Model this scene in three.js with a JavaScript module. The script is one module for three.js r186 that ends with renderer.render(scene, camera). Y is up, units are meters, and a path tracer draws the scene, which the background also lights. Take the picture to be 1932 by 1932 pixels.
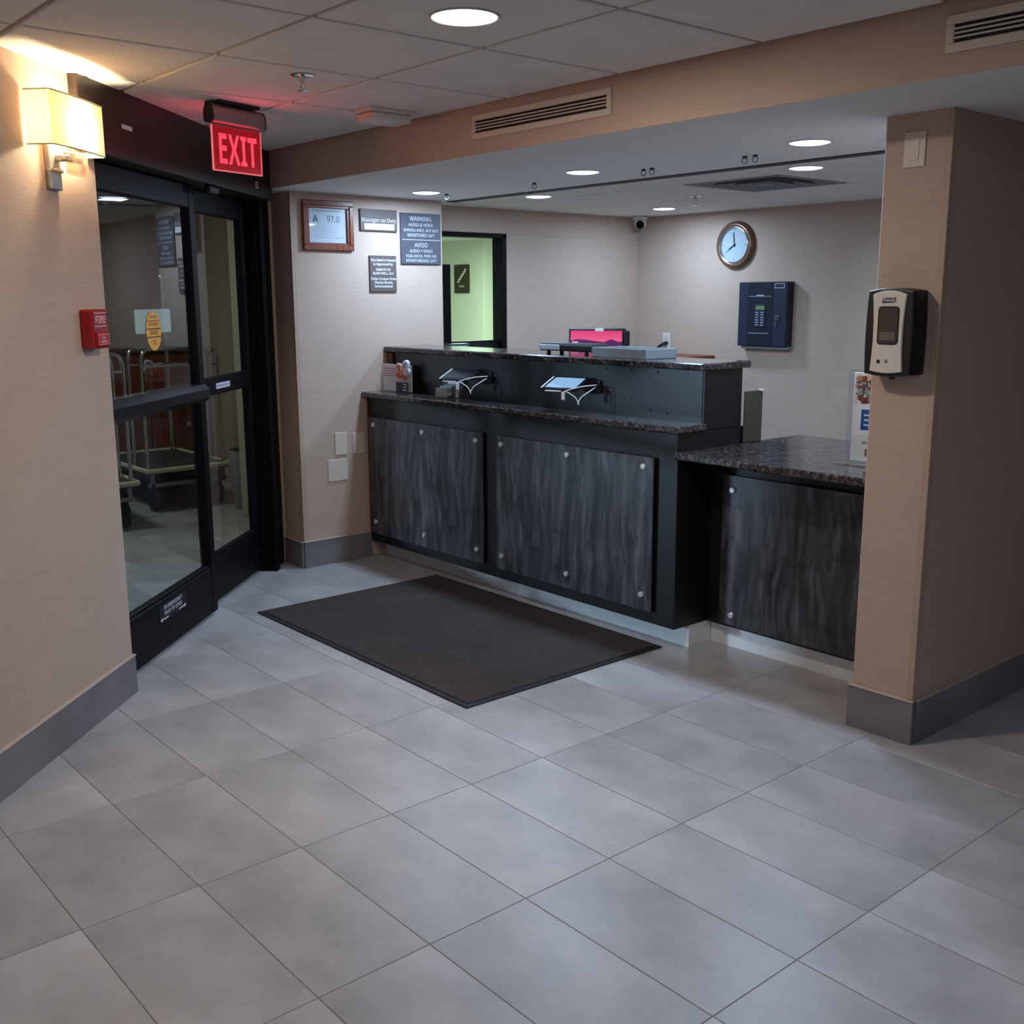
import * as THREE from 'three';
import { mergeGeometries } from 'three/addons/utils/BufferGeometryUtils.js';
import { RectAreaLightUniformsLib } from 'three/addons/lights/RectAreaLightUniformsLib.js';

RectAreaLightUniformsLib.init();
const scene = new THREE.Scene();
scene.background = new THREE.Color(0x000000);
const renderer = new THREE.WebGLRenderer();
renderer.toneMapping = THREE.LinearToneMapping;
renderer.toneMappingExposure = 1.12;
renderer.shadowMap.enabled = true;
renderer.shadowMap.type = THREE.PCFSoftShadowMap;

// ---------- camera ----------
const R = (d) => (d * Math.PI) / 180;
const camera = new THREE.PerspectiveCamera(51.1, 1, 0.05, 60);
camera.position.set(0, 1.514, 0);
camera.rotation.set(R(-11.296), R(49.528), R(-0.267), 'YXZ');
scene.add(camera);

// ---------- light levels (each lamp is built further down) ----------
const COOL = new THREE.Color().setRGB(0.53, 0.745, 1.0);
const WARM = new THREE.Color().setRGB(1.0, 0.90, 0.78);
const NEUTRAL = new THREE.Color().setRGB(0.72, 0.83, 1.0);
const SCONCE = new THREE.Color().setRGB(1.0, 0.80, 0.52);
const L_OFFICE = 222, L_LOBBY = 185, L_LOBBY_FAR = 92, L_SCONCE = 0.95, L_VEST = 42, L_STAIR = 190, L_FLOOD = 290;

// ---------- frames ----------
const ANG = R(43.6);
const A0 = new THREE.Vector3(-4.193, 0, -1.559);
const DV = new THREE.Vector3(-Math.sin(ANG), 0, -Math.cos(ANG)), NV = new THREE.Vector3(Math.cos(ANG), 0, -Math.sin(ANG));
const dpt = (u, y, o) => new THREE.Vector3().copy(A0).addScaledVector(DV, u).addScaledVector(NV, o).setY(y);
const DROT = Math.PI / 2 + ANG;      // faces the lobby from the entrance wall
const SROT = Math.PI / 2;            // faces +x from the sign wall
const CEIL = 2.27, SOFF = 2.083, OFFC = 2.095;
const SX = -5.308;                   // sign wall
const ZS = -2.842;                   // soffit face
const OX = -5.644, BZ = -6.072;      // office left and back walls
const PX0 = -1.98, PX1 = -1.748, PZ = -3.285;

// ---------- noise and textures ----------
let seed = 12345;
const rnd = () => { seed = (seed * 1664525 + 1013904223) >>> 0; return seed / 4294967296; };
function lattice(nx, ny) { const a = new Float32Array(nx * ny); for (let i = 0; i < a.length; i++) a[i] = rnd(); return { a, nx, ny }; }
function sample(l, u, v) {
  const x = u * l.nx, y = v * l.ny, x0 = Math.floor(x), y0 = Math.floor(y);
  let fx = x - x0, fy = y - y0; fx = fx * fx * (3 - 2 * fx); fy = fy * fy * (3 - 2 * fy);
  const X0 = ((x0 % l.nx) + l.nx) % l.nx, X1 = (X0 + 1) % l.nx, Y0 = ((y0 % l.ny) + l.ny) % l.ny, Y1 = (Y0 + 1) % l.ny;
  const a = l.a[Y0 * l.nx + X0], b = l.a[Y0 * l.nx + X1], c = l.a[Y1 * l.nx + X0], d = l.a[Y1 * l.nx + X1];
  return (a + (b - a) * fx) * (1 - fy) + (c + (d - c) * fx) * fy;
}
function fbm(nx, ny, oct) {
  const ls = []; for (let i = 0; i < oct; i++) ls.push(lattice(nx << i, ny << i));
  return (u, v) => { let s = 0, w = 0.5, t = 0; for (const l of ls) { s += w * sample(l, u, v); t += w; w *= 0.55; } return s / t; };
}
const S8 = (c) => Math.max(0, Math.min(255, Math.round(c)));
function tex(w, h, fn, srgb, metresU, metresV) {
  const d = new Uint8Array(w * h * 4);
  for (let y = 0; y < h; y++) for (let x = 0; x < w; x++) {
    const c = fn(x / w, y / h), i = (y * w + x) * 4;
    if (typeof c === 'number') d[i] = d[i + 1] = d[i + 2] = S8(c); else { d[i] = S8(c[0]); d[i + 1] = S8(c[1]); d[i + 2] = S8(c[2]); }
    d[i + 3] = 255;
  }
  const t = new THREE.DataTexture(d, w, h, THREE.RGBAFormat);
  t.wrapS = t.wrapT = THREE.RepeatWrapping; t.magFilter = THREE.LinearFilter; t.minFilter = THREE.LinearMipmapLinearFilter; t.generateMipmaps = true;
  if (srgb) t.colorSpace = THREE.SRGBColorSpace;
  t.repeat.set(1 / metresU, 1 / (metresV ?? metresU)); t.needsUpdate = true;
  return t;
}
function canvasTex(w, h, draw) {
  const c = document.createElement('canvas'); c.width = w; c.height = h;
  const g = c.getContext('2d'); draw(g, w, h);
  const t = new THREE.CanvasTexture(c); t.colorSpace = THREE.SRGBColorSpace; t.magFilter = THREE.LinearFilter;
  return t;
}
const std = (o) => new THREE.MeshStandardMaterial(o);
const phy = (o) => new THREE.MeshPhysicalMaterial(o);

// wall covering: fine horizontal threads
const wpA = fbm(12, 220, 1), wpB = fbm(8, 128, 1), wpC = fbm(3, 3, 3), wpD = fbm(300, 300, 1);
const wpThread = (u, v) => 0.5 * wpA(u, v) + 0.3 * wpB(u, v) + 0.2 * wpD(u, v);
const wallCol = (r, g, b) => tex(512, 512, (u, v) => { const k = 0.95 + 0.08 * (wpThread(u, v) - 0.5) + 0.03 * wpC(u, v); return [r * k, g * k, b * k]; }, true, 0.6);
const wallBump = tex(512, 512, (u, v) => 255 * wpThread(u, v), false, 0.6);
// floor tile
const flA = fbm(3, 7, 5), flB = fbm(10, 10, 4), flC = fbm(120, 120, 2);
const floorTex = tex(1024, 1024, (u, v) => {
  const s = flA(u, v) * 0.55 + flB(u, v) * 0.45, k = 0.86 + 0.26 * Math.min(1, Math.max(0, (s - 0.28) / 0.46)) + 0.04 * (flC(u, v) - 0.5);
  return [184 * k, 181 * k, 184 * k];
}, true, 2.4);
const floorRough = tex(512, 512, (u, v) => 255 * (0.30 + 0.12 * flB(u, v)), false, 2.4);
// granite
const grA = fbm(28, 28, 2), grB = fbm(60, 60, 2), grC = fbm(9, 9, 2);
const graniteTex = tex(512, 512, (u, v) => {
  const a = grA(u, v), b = grB(u, v), c = grC(u, v);
  if (a > 0.63 && b > 0.45) return [104, 94, 94];
  if (b > 0.68) return [84, 74, 74];
  if (a < 0.36) return [18, 16, 18];
  return [44 + 16 * c, 38 + 14 * c, 40 + 14 * c];
}, true, 0.4);
// resin panel with long upright reed marks
const rsA = fbm(7, 5, 3), rsB = fbm(34, 5, 2), rsC = fbm(64, 9, 2), rsD = fbm(200, 12, 1), rsE = fbm(26, 22, 2), rsF = fbm(46, 3, 2);
const resinTex = tex(1024, 1024, (u, v) => {
  const w = rsA(u, v) - 0.5, uu = u + 0.045 * w, b = rsB(uu, v + 0.25 * w), c = rsC(uu + 0.012 * w, v), d = rsD(uu, v);
  let k = 0.60 + 0.75 * (b - 0.5) + 0.62 * (c - 0.5) + 0.14 * (d - 0.5);
  k = 0.5 + (k - 0.5) * 1.15;
  const f = Math.abs(rsF(uu + 0.02 * w, v) - 0.5); if (f < 0.022) k -= 0.26 * (1 - f / 0.022);
  if (rsE(u + 0.08 * c, v) > 0.74) k -= 0.2;
  k = Math.max(0.14, Math.min(1.1, k));
  return [90 * k + 3, 88 * k + 3, 97 * k + 4];
}, true, 1.3);
const cTile = fbm(120, 120, 2), cTileB = fbm(5, 5, 3);
const ceilTex = tex(512, 512, (u, v) => { const k = 0.93 + 0.05 * cTileB(u, v) - 0.10 * Math.max(0, 0.34 - cTile(u, v)) * 3; return [246 * k, 242 * k, 237 * k]; }, true, 0.6);
const ceilBump = tex(512, 512, (u, v) => 255 * cTile(u, v), false, 0.6);
const mtA = fbm(170, 170, 1), mtB = fbm(5, 5, 4);
const matTex = tex(512, 512, (u, v) => { const k = 0.72 + 0.35 * mtA(u, v) + 0.28 * (mtB(u, v) - 0.5); return [68 * k, 58 * k, 58 * k]; }, true, 0.5);
const matBump = tex(512, 512, (u, v) => 255 * mtA(u, v), false, 0.5);
const wdA = fbm(60, 2, 3), wdB = fbm(4, 3, 3);
const wood = (r, g, b) => tex(256, 512, (u, v) => { const k = 0.7 + 0.45 * wdA(u + 0.04 * wdB(u, v), v) + 0.12 * wdB(u, v); return [r * k, g * k, b * k]; }, true, 0.5, 1.0);
const ptA = fbm(90, 90, 2);
const paintBump = tex(256, 256, (u, v) => 255 * ptA(u, v), false, 0.3);

const M = {
  wall: std({ map: wallCol(200, 176, 161), bumpMap: wallBump, bumpScale: 0.00025, roughness: 0.82 }),
  tile: std({ map: floorTex, roughnessMap: floorRough, roughness: 1.0 }),
  grout: std({ color: 0x9a9695, roughness: 0.95 }),
  base: std({ map: floorTex, color: 0xb6b3b8, roughness: 0.5 }),
  baseTrim: std({ color: 0xc9b8aa, roughness: 0.5 }),
  ceilTile: std({ map: ceilTex, bumpMap: ceilBump, bumpScale: 0.0008, roughness: 0.95 }),
  ceilGrid: std({ color: 0xa39c96, roughness: 0.7 }),
  ceilBack: std({ color: 0x8d8780, roughness: 0.9 }),
  drywall: std({ color: 0xefeeed, bumpMap: paintBump, bumpScale: 0.0003, roughness: 0.75 }),
  white: std({ color: 0xdedad4, roughness: 0.45 }),
  ivory: std({ color: 0xd8cbbd, roughness: 0.45 }),
  dark: std({ color: 0x17161a, roughness: 0.38 }),
  bronze: phy({ color: 0x2a211d, roughness: 0.36, specularIntensity: 0.7 }),
  bronzeDark: phy({ color: 0x0f0e11, roughness: 0.45, specularIntensity: 0.22 }),
  black: std({ color: 0x101013, roughness: 0.45 }),
  blackGloss: std({ color: 0x0c0c0f, roughness: 0.18 }),
  deskBlack: std({ color: 0x121215, roughness: 0.42 }),
  riser: std({ color: 0x15171e, roughness: 0.30 }),
  granite: phy({ map: graniteTex, roughness: 0.16, clearcoat: 0.3, clearcoatRoughness: 0.08 }),
  resin: phy({ map: resinTex, roughness: 0.42, clearcoat: 0.35, clearcoatRoughness: 0.2 }),
  steel: phy({ color: 0xf0f3f6, metalness: 0.25, roughness: 0.36 }),
  chrome: std({ color: 0xd8d8da, metalness: 1.0, roughness: 0.12 }),
  satin: std({ color: 0xe6e7ea, metalness: 0.5, roughness: 0.28 }),
  alu: std({ color: 0x9a979a, metalness: 0.7, roughness: 0.42 }),
  mat: std({ map: matTex, bumpMap: matBump, bumpScale: 0.002, roughness: 1 }),
  matEdge: std({ color: 0x1b191b, roughness: 0.7 }),
  glass: phy({ color: 0xe2eceb, transmission: 1, thickness: 0, roughness: 0.0, ior: 1.52, specularIntensity: 1 }),
  acrylic: phy({ color: 0xeef2f4, transmission: 1, thickness: 0, roughness: 0.03, ior: 1.49 }),
  fireRed: std({ color: 0xa3161b, roughness: 0.35 }),
  cherry: std({ map: wood(126, 62, 42), roughness: 0.35 }),
  brownWood: std({ map: wood(104, 62, 44), roughness: 0.5 }),
  navy: std({ color: 0x1d2740, roughness: 0.4 }),
  navyDark: std({ color: 0x141b2e, roughness: 0.35 }),
  paper: std({ color: 0xe6e6e8, roughness: 0.8 }),
  signBrown: std({ color: 0x5a4f4c, roughness: 0.5 }),
  signGrey: std({ color: 0x4a4a56, roughness: 0.45 }),
  olive: std({ color: 0x4c4a3c, roughness: 0.7 }),
  rubber: std({ color: 0x19191a, roughness: 0.8 }),
  cream: std({ color: 0xcfc8b0, roughness: 0.5 }),
  greenWall: std({ color: 0xdcdfd4, roughness: 0.85 }),
  khaki: std({ map: wallCol(190, 176, 158), bumpMap: wallBump, bumpScale: 0.0004, roughness: 0.85 }),
  greyPlastic: std({ color: 0x8d9094, roughness: 0.45 }),
  bronzeClock: std({ color: 0x7a5d4c, roughness: 0.25, metalness: 0.35 }),
  deskLam: std({ color: 0x6d6358, roughness: 0.5 }),
};
const printMat = (t, rough = 0.55) => std({ map: t, roughness: rough });

// ---------- geometry helpers ----------
function metreUV(g) {                                  // uv in metres, by the way each face points
  if (g.index) g = g.toNonIndexed();
  const p = g.attributes.position, uv = new Float32Array(p.count * 2), a = new THREE.Vector3(), b = new THREE.Vector3(), c = new THREE.Vector3();
  for (let i = 0; i < p.count; i += 3) {
    a.fromBufferAttribute(p, i); b.fromBufferAttribute(p, i + 1); c.fromBufferAttribute(p, i + 2);
    const n = b.clone().sub(a).cross(c.clone().sub(a)), nx = Math.abs(n.x), ny = Math.abs(n.y), nz = Math.abs(n.z);
    [a, b, c].forEach((q, k) => {
      const o = (i + k) * 2;
      if (nx >= ny && nx >= nz) { uv[o] = q.z; uv[o + 1] = q.y; } else if (ny >= nz) { uv[o] = q.x; uv[o + 1] = q.z; } else { uv[o] = q.x; uv[o + 1] = q.y; }
    });
  }
  g.setAttribute('uv', new THREE.BufferAttribute(uv, 2));
  return g;
}
function shiftUV(g, du, dv) { const u = g.attributes.uv; for (let i = 0; i < u.count; i++) u.setXY(i, u.getX(i) + du, u.getY(i) + dv); return g; }
// box with chamfered edges, centred, then moved
function cb(w, h, d, x = 0, y = 0, z = 0, b = 0.002) {
  b = Math.min(b, w / 2.01, h / 2.01, d / 2.01);
  const H = [w / 2, h / 2, d / 2], tri = [];
  const push = (pts) => {
    const n = new THREE.Vector3().subVectors(pts[1], pts[0]).cross(new THREE.Vector3().subVectors(pts[2], pts[0]));
    const m = pts.reduce((s, q) => s.add(q), new THREE.Vector3());
    const q = n.dot(m) < 0 ? pts.slice().reverse() : pts;
    for (let i = 1; i < q.length - 1; i++) tri.push(q[0], q[i], q[i + 1]);
  };
  const P = (s, full) => { const v = [0, 0, 0]; for (let i = 0; i < 3; i++) v[i] = s[i] * (H[i] - (full[i] ? 0 : b)); return new THREE.Vector3(...v); };
  for (let ax = 0; ax < 3; ax++) for (const s of [-1, 1]) {
    const [e, f] = [0, 1, 2].filter((i) => i !== ax), full = [0, 0, 0]; full[ax] = 1;
    push([[-1, -1], [1, -1], [1, 1], [-1, 1]].map(([p, q]) => { const k = [0, 0, 0]; k[ax] = s; k[e] = p; k[f] = q; return P(k, full); }));
  }
  for (let ax = 0; ax < 3; ax++) {
    const [e, f] = [0, 1, 2].filter((i) => i !== ax);
    for (const p of [-1, 1]) for (const q of [-1, 1]) {
      const fe = [0, 0, 0], ff = [0, 0, 0]; fe[e] = 1; ff[f] = 1;
      const k = (s) => { const v = [0, 0, 0]; v[ax] = s; v[e] = p; v[f] = q; return v; };
      push([P(k(-1), fe), P(k(1), fe), P(k(1), ff), P(k(-1), ff)]);
    }
  }
  for (const p of [-1, 1]) for (const q of [-1, 1]) for (const r of [-1, 1]) push([P([p, q, r], [1, 0, 0]), P([p, q, r], [0, 1, 0]), P([p, q, r], [0, 0, 1])]);
  const g = new THREE.BufferGeometry(), arr = new Float32Array(tri.length * 3);
  tri.forEach((v, i) => { arr[i * 3] = v.x + x; arr[i * 3 + 1] = v.y + y; arr[i * 3 + 2] = v.z + z; });
  g.setAttribute('position', new THREE.BufferAttribute(arr, 3)); g.computeVertexNormals();
  return metreUV(g);
}
const span = (x0, x1, y0, y1, z0, z1, b = 0.002) => cb(Math.abs(x1 - x0), Math.abs(y1 - y0), Math.abs(z1 - z0), (x0 + x1) / 2, (y0 + y1) / 2, (z0 + z1) / 2, b);
const cyl = (r0, r1, h, x = 0, y = 0, z = 0, seg = 24, axis = 'y') => {
  const g = new THREE.CylinderGeometry(r0, r1, h, seg); if (axis === 'z') g.rotateX(Math.PI / 2); if (axis === 'x') g.rotateZ(Math.PI / 2);
  return g.translate(x, y, z);
};
const tube = (pts, r, seg = 24, closed = false) => new THREE.TubeGeometry(new THREE.CatmullRomCurve3(pts.map((p) => new THREE.Vector3(...p)), closed, 'catmullrom', 0.15), seg, r, 10, closed);
const lathe = (pts, seg = 40) => new THREE.LatheGeometry(pts.map((p) => new THREE.Vector2(...p)), seg);
function merged(gs) { return mergeGeometries(gs.map((g) => { const q = g.index ? g.toNonIndexed() : g; for (const k of Object.keys(q.attributes)) if (!['position', 'normal', 'uv'].includes(k)) q.deleteAttribute(k); return q; })); }
function frame(w, h, bw, d, z, b = 0.003) { return merged([cb(w, bw, d, 0, h / 2 - bw / 2, z, b), cb(w, bw, d, 0, -h / 2 + bw / 2, z, b), cb(bw, h - 2 * bw, d, -w / 2 + bw / 2, 0, z, b), cb(bw, h - 2 * bw, d, w / 2 - bw / 2, 0, z, b)]); }
function roundRect(w, h, r) { const s = new THREE.Shape(), x = -w / 2, y = -h / 2; s.moveTo(x + r, y); s.lineTo(x + w - r, y); s.quadraticCurveTo(x + w, y, x + w, y + r); s.lineTo(x + w, y + h - r); s.quadraticCurveTo(x + w, y + h, x + w - r, y + h); s.lineTo(x + r, y + h); s.quadraticCurveTo(x, y + h, x, y + h - r); s.lineTo(x, y + r); s.quadraticCurveTo(x, y, x + r, y); return s; }
const slabShape = (s, d, bev = 0.002) => new THREE.ExtrudeGeometry(s, { depth: d - 2 * bev, bevelEnabled: true, bevelSize: bev, bevelThickness: bev, bevelSegments: 2, curveSegments: 10 }).translate(0, 0, bev);

// ---------- naming helpers ----------
const taken = new Map();
function numbered(n) { const k = taken.get(n) ?? 0; taken.set(n, k + 1); return k ? n + '_' + String(k).padStart(3, '0') : n; }
function shade(o) { o.castShadow = true; o.receiveShadow = true; return o; }
function part(name, geo, mat, parent) { const m = shade(new THREE.Mesh(geo, mat)); m.name = name; parent.add(m); return m; }
function thing(name, label, category, pos = [0, 0, 0], turn = 0, group) {
  const o = new THREE.Group(); o.name = numbered(name); scene.add(o);
  if (pos.isVector3) o.position.copy(pos); else o.position.set(...pos);
  o.rotation.y = turn; o.userData = { label, category }; if (group) o.userData.group = group;
  return o;
}
function struct(name, geo, mat, label, pos = [0, 0, 0], turn = 0) {
  const o = geo ? shade(new THREE.Mesh(geo, mat)) : new THREE.Group(); o.name = numbered(name); scene.add(o);
  if (pos.isVector3) o.position.copy(pos); else o.position.set(...pos);
  o.rotation.y = turn; o.userData = { kind: 'structure', label, category: name.split('_')[0] };
  return o;
}
function dup(o, pos, label) { const c = o.clone(); c.name = numbered(o.name.replace(/_\d+$/, '')); scene.add(c); c.position.set(...pos); c.userData = { ...o.userData }; if (label) c.userData.label = label; return c; }
function areaLight(name, color, intensity, w, h, pos, look, parent = scene) {
  const l = new THREE.RectAreaLight(color, intensity, w, h); l.name = name; parent.add(l); l.position.set(...pos); l.lookAt(...look); l.castShadow = true; return l;
}
function printPlane(w, h, t, z, parent, name = 'print', x = 0, y = 0, rough = 0.55) { return part(name, new THREE.PlaneGeometry(w, h).translate(x, y, z), printMat(t, rough), parent); }

// =====================================================================
// STRUCTURE
// =====================================================================
{ // floor: grout bed and separate tiles
  const fl = struct('floor', metreUV(span(-10, 3.2, -0.12, -0.0015, -7.6, 3.7, 0.001)), M.grout, 'grey cloudy porcelain tile floor');
  const TW = 0.6096, TD = 0.3048, J = 0.0024, X0 = -1.277, Z0 = -1.04;
  const variants = [];
  for (let k = 0; k < 14; k++) variants.push(shiftUV(cb(TW - J, 0.02, TD - J, 0, -0.01, 0, 0.0008), rnd() * 2.4, rnd() * 2.4));
  const far = [];
  const inView = (x, z) => {
    const lob = x > -5.6 && x < 0.6 && z > -3.75 && z < 0.3 && (x + 1.3 < -0.0 || z < -0.2) , ves = x < -4.0 && x > -8.6 && z > -4.3 && z < -1.2 && !(x > -6.9 && z < -3.45), cor = x > -1.95 && x < 0.2 && z > -5.6 && z <= -3.75;
    return lob || ves || cor;
  };
  for (let i = -15; i <= 7; i++) for (let j = -22; j <= 15; j++) {
    const x = X0 + (i + 0.5) * TW, z = Z0 + (j + 0.5) * TD;
    const v = variants[Math.floor(rnd() * variants.length)];
    if (inView(x, z)) { const m = part('tile', v, M.tile, fl); m.position.set(x, 0, z); }
    else far.push(v.clone().translate(x, 0, z));
  }
  const s = part('tile_field', merged(far), M.tile, fl); s.userData.kind = 'stuff';
}
{ // lobby ceiling: lay-in tiles in a grid
  const c = struct('ceiling', span(-6.2, 3.2, CEIL + 0.03, CEIL + 0.12, ZS - 0.05, 3.7, 0.001), M.ceilBack, 'white lay-in tile ceiling of the lobby');
  const T = 0.597, G = 0.019, X0 = -2.143, Z0 = -2.222;
  const vs = []; for (let k = 0; k < 6; k++) vs.push(shiftUV(cb(T - G, 0.02, T - G, 0, CEIL + 0.010, 0, 0.003), rnd(), rnd()));
  for (let i = -7; i < 9; i++) for (let j = -1; j < 10; j++) {
    const x = X0 + (i + 0.5) * T; let z = Z0 + (j + 0.5) * T;
    if (j === -1) { const m = part('ceiling_tile', cb(T - G, 0.02, Z0 - ZS - 0.006 - G, 0, CEIL + 0.010, 0, 0.003), M.ceilTile, c); m.position.set(x, 0, (Z0 + ZS) / 2 + 0.003); continue; }
    const m = part('ceiling_tile', vs[Math.floor(rnd() * vs.length)], M.ceilTile, c); m.position.set(x, 0, z);
  }
  for (let i = -7; i <= 9; i++) part('grid_runner', span(X0 + i * T - 0.012, X0 + i * T + 0.012, CEIL + 0.008, CEIL + 0.03, ZS, 3.6, 0.001), M.ceilGrid, c);
  for (let j = 0; j < 10; j++) part('grid_runner', span(-6.2, 3.1, CEIL + 0.009, CEIL + 0.03, Z0 + j * T - 0.012, Z0 + j * T + 0.012, 0.001), M.ceilGrid, c);
}
{ // soffit over the desk
  const s = struct('wall_soffit', span(-5.5, 3.0, SOFF, CEIL + 0.03, -4.02, ZS - 0.003, 0.002), M.drywall, 'dropped soffit with tan wall covering on its face and a painted white underside');
  part('wall_covering', span(-5.5, 3.0, SOFF + 0.001, CEIL + 0.02, ZS - 0.003, ZS, 0.001), M.wall, s);
}
{ // office ceiling
  const c = struct('ceiling_office', span(-5.75, 3.1, OFFC + 0.02, OFFC + 0.12, -7.5, -4.02, 0.001), M.ceilBack, 'lower tile ceiling over the office behind the desk');
  const T = 0.6, G = 0.014, X0 = -3.28, Z0 = -4.505;
  const vs = []; for (let k = 0; k < 4; k++) vs.push(shiftUV(cb(T - G, 0.016, T - G, 0, OFFC + 0.008, 0, 0.002), rnd(), rnd()));
  const sm = cb(T - G, 0.016, 0.415 - G, 0, OFFC + 0.008, 0, 0.002);
  for (let i = -4; i < 10; i++) for (let j = -5; j < 1; j++) {
    if (i === -1 && j === -1) continue;
    const x = X0 + (i + 0.5) * T;
    if (j === 0) { const m = part('ceiling_tile', sm, M.ceilTile, c); m.position.set(x, 0, Z0 + 0.2075); continue; }
    const m = part('ceiling_tile', vs[Math.floor(rnd() * vs.length)], M.ceilTile, c); m.position.set(x, 0, Z0 + (j + 0.5) * T);
  }
  for (let i = -4; i <= 10; i++) part('grid_runner', span(X0 + i * T - 0.01, X0 + i * T + 0.01, OFFC + 0.008, OFFC + 0.02, -7.5, -4.09, 0.001), M.ceilGrid, c);
  for (let j = -5; j <= 0; j++) part('grid_runner', span(-5.7, 3.0, OFFC + 0.008, OFFC + 0.02, Z0 + j * T - 0.01, Z0 + j * T + 0.01, 0.001), M.ceilGrid, c);
  struct('trim_reveal', span(SX, 3.0, SOFF - 0.004, OFFC + 0.01, -4.09, -4.021, 0.001), std({ color: 0x2b2a2e, roughness: 0.6 }), 'dark edge strip where the soffit meets the office ceiling');
}
// walls
struct('wall_left', span(-4.2, -0.19, 0, CEIL + 0.03, -0.12, 0.067, 0.003), M.wall, 'left lobby wall with fine textured tan wall covering', A0, DROT);
struct('wall_rear', span(-2.2, 3.1, 0, CEIL + 0.03, 3.5, 3.65), M.wall, 'rear lobby wall');
struct('wall_rear_left', span(-1.45, -1.3, 0, CEIL + 0.03, 1.4, 3.6), M.wall, 'return of the left lobby wall');
struct('wall_right', span(2.8, 2.95, 0, CEIL + 0.03, -7.5, 3.6), M.wall, 'right lobby wall');
struct('wall_corridor', span(-1.9, 3.0, 0, OFFC + 0.02, -7.5, -7.35), M.wall, 'end wall of the side passage');
struct('wall_sign', span(-5.75, SX, 0, SOFF + 0.02, -3.99, -2.965, 0.006), M.wall, 'short wall beside the desk that carries the notices');
struct('wall_pillar', span(PX0, PX1, 0, SOFF + 0.01, -7.4, PZ, 0.006), M.wall, 'tan wall end like a pillar beside the low counter');
struct('wall_back', span(OX - 0.1, PX0, 0, OFFC + 0.02, BZ - 0.12, BZ), M.wall, 'back wall of the office with the clock');
{ // office left wall with a service window opening
  const w = struct('wall_office', merged([
    span(OX - 0.1, OX, 0, 1.165, BZ, -3.9, 0.002), span(OX - 0.1, OX, 1.93, OFFC + 0.02, BZ, -3.9, 0.002), span(OX - 0.1, OX, 1.165, 1.93, BZ, -4.765, 0.002), span(OX - 0.1, OX, 1.165, 1.93, -4.03, -3.9, 0.002)]), M.wall, 'left wall of the office with an open service window');
  const f = struct('window_1', null, null, 'open interior window with a black frame looking into a green-lit stair hall', [OX, 0, 0]);
  part('window_frame', merged([span(-0.1, 0.012, 1.905, 1.935, -4.77, -4.02, 0.003), span(-0.1, 0.012, 1.16, 1.93, -4.77, -4.735, 0.003), span(-0.1, 0.012, 1.16, 1.93, -4.055, -4.02, 0.003)]), M.bronzeDark, f);
  part('window_sill', span(-0.12, 0.02, 1.135, 1.165, -4.78, -4.0, 0.003), M.black, f);
  part('sash_rail', span(-0.075, -0.045, 1.165, 1.235, -4.735, -4.055, 0.003), M.black, f);
  part('sash_stile', span(-0.075, -0.04, 1.165, 1.73, -4.335, -4.285, 0.003), M.bronzeDark, f);
}
// baseboards of the same tile with a pale cap
function baseboard(name, label, len, pos, turn, h = 0.15) {
  const b = struct(name, cb(len, h, 0.012, 0, h / 2, 0.006, 0.0015), M.base, label, pos, turn);
  part('cap_strip', cb(len, 0.005, 0.015, 0, h + 0.0025, 0.0075, 0.0008), M.baseTrim, b);
  return b;
}
{ const q = dpt((-4.2 - 0.19) / 2, 0, 0.067); baseboard('baseboard_left', 'grey tile baseboard along the left wall', 4.01, q, DROT); }
baseboard('baseboard_sign', 'grey tile baseboard under the notices', 0.455, [SX, 0, -3.1925], SROT);
baseboard('baseboard_stub', 'narrow grey tile baseboard beside the door jamb', 0.2, [SX - 0.1, 0, -2.965], 0);
baseboard('baseboard_pillar', 'grey tile baseboard across the front of the wall end', 0.25, [(PX0 + PX1) / 2, 0, PZ], 0, 0.153);
baseboard('baseboard_passage', 'grey tile baseboard along the side passage', 4.05, [PX1, 0, -5.325], SROT, 0.153);
struct('trim_corner', merged([span(PX1 - 0.004, PX1 + 0.002, 0.16, SOFF - 0.002, PZ - 0.03, PZ - 0.001, 0.001), span(PX1 - 0.022, PX1 + 0.002, 0.16, SOFF - 0.002, PZ - 0.003, PZ + 0.002, 0.001)]), std({ color: 0xb9a18e, roughness: 0.6 }), 'thin corner guard on the wall end');
struct('trim_stub', merged([span(SX - 0.03, SX + 0.002, 0.16, SOFF - 0.002, -2.968, -2.963, 0.001), span(SX - 0.003, SX + 0.002, 0.16, SOFF - 0.002, -2.995, -2.963, 0.001)]), std({ color: 0xb9a18e, roughness: 0.6 }), 'thin corner guard beside the notices');

// vestibule shell
struct('wall_vestibule', span(-9.05, -8.9, 0, 2.45, -4.5, 0.4), std({ map: M.khaki.map, color: 0xc8b4a8, roughness: 0.85 }), 'far wall of the vestibule');
struct('wall_vestibule_side', merged([span(-9.0, -7.7, 0, 2.45, 0.25, 0.4), span(-7.7, -4.7, 2.15, 2.45, 0.25, 0.4), span(-4.7, -2.2, 0, 2.45, 0.25, 0.4)]), M.khaki, 'outer wall of the vestibule around the street door');
{
  const d = struct('door_3', null, null, 'black framed glass street doors of the vestibule', [0, 0, 0]);
  for (const x of [-7.68, -6.2, -4.72]) part('stile', span(x - 0.02, x + 0.02, 0, 2.15, 0.28, 0.33, 0.003), M.bronzeDark, d);
  part('top_rail', span(-7.7, -4.7, 2.1, 2.15, 0.28, 0.33, 0.003), M.bronzeDark, d);
  part('glass_pane', new THREE.PlaneGeometry(1.46, 2.1).translate(-6.94, 1.05, 0.305), M.glass, d);
  part('glass_pane', new THREE.PlaneGeometry(1.46, 2.1).translate(-5.46, 1.05, 0.305), M.glass, d);
}
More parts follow.
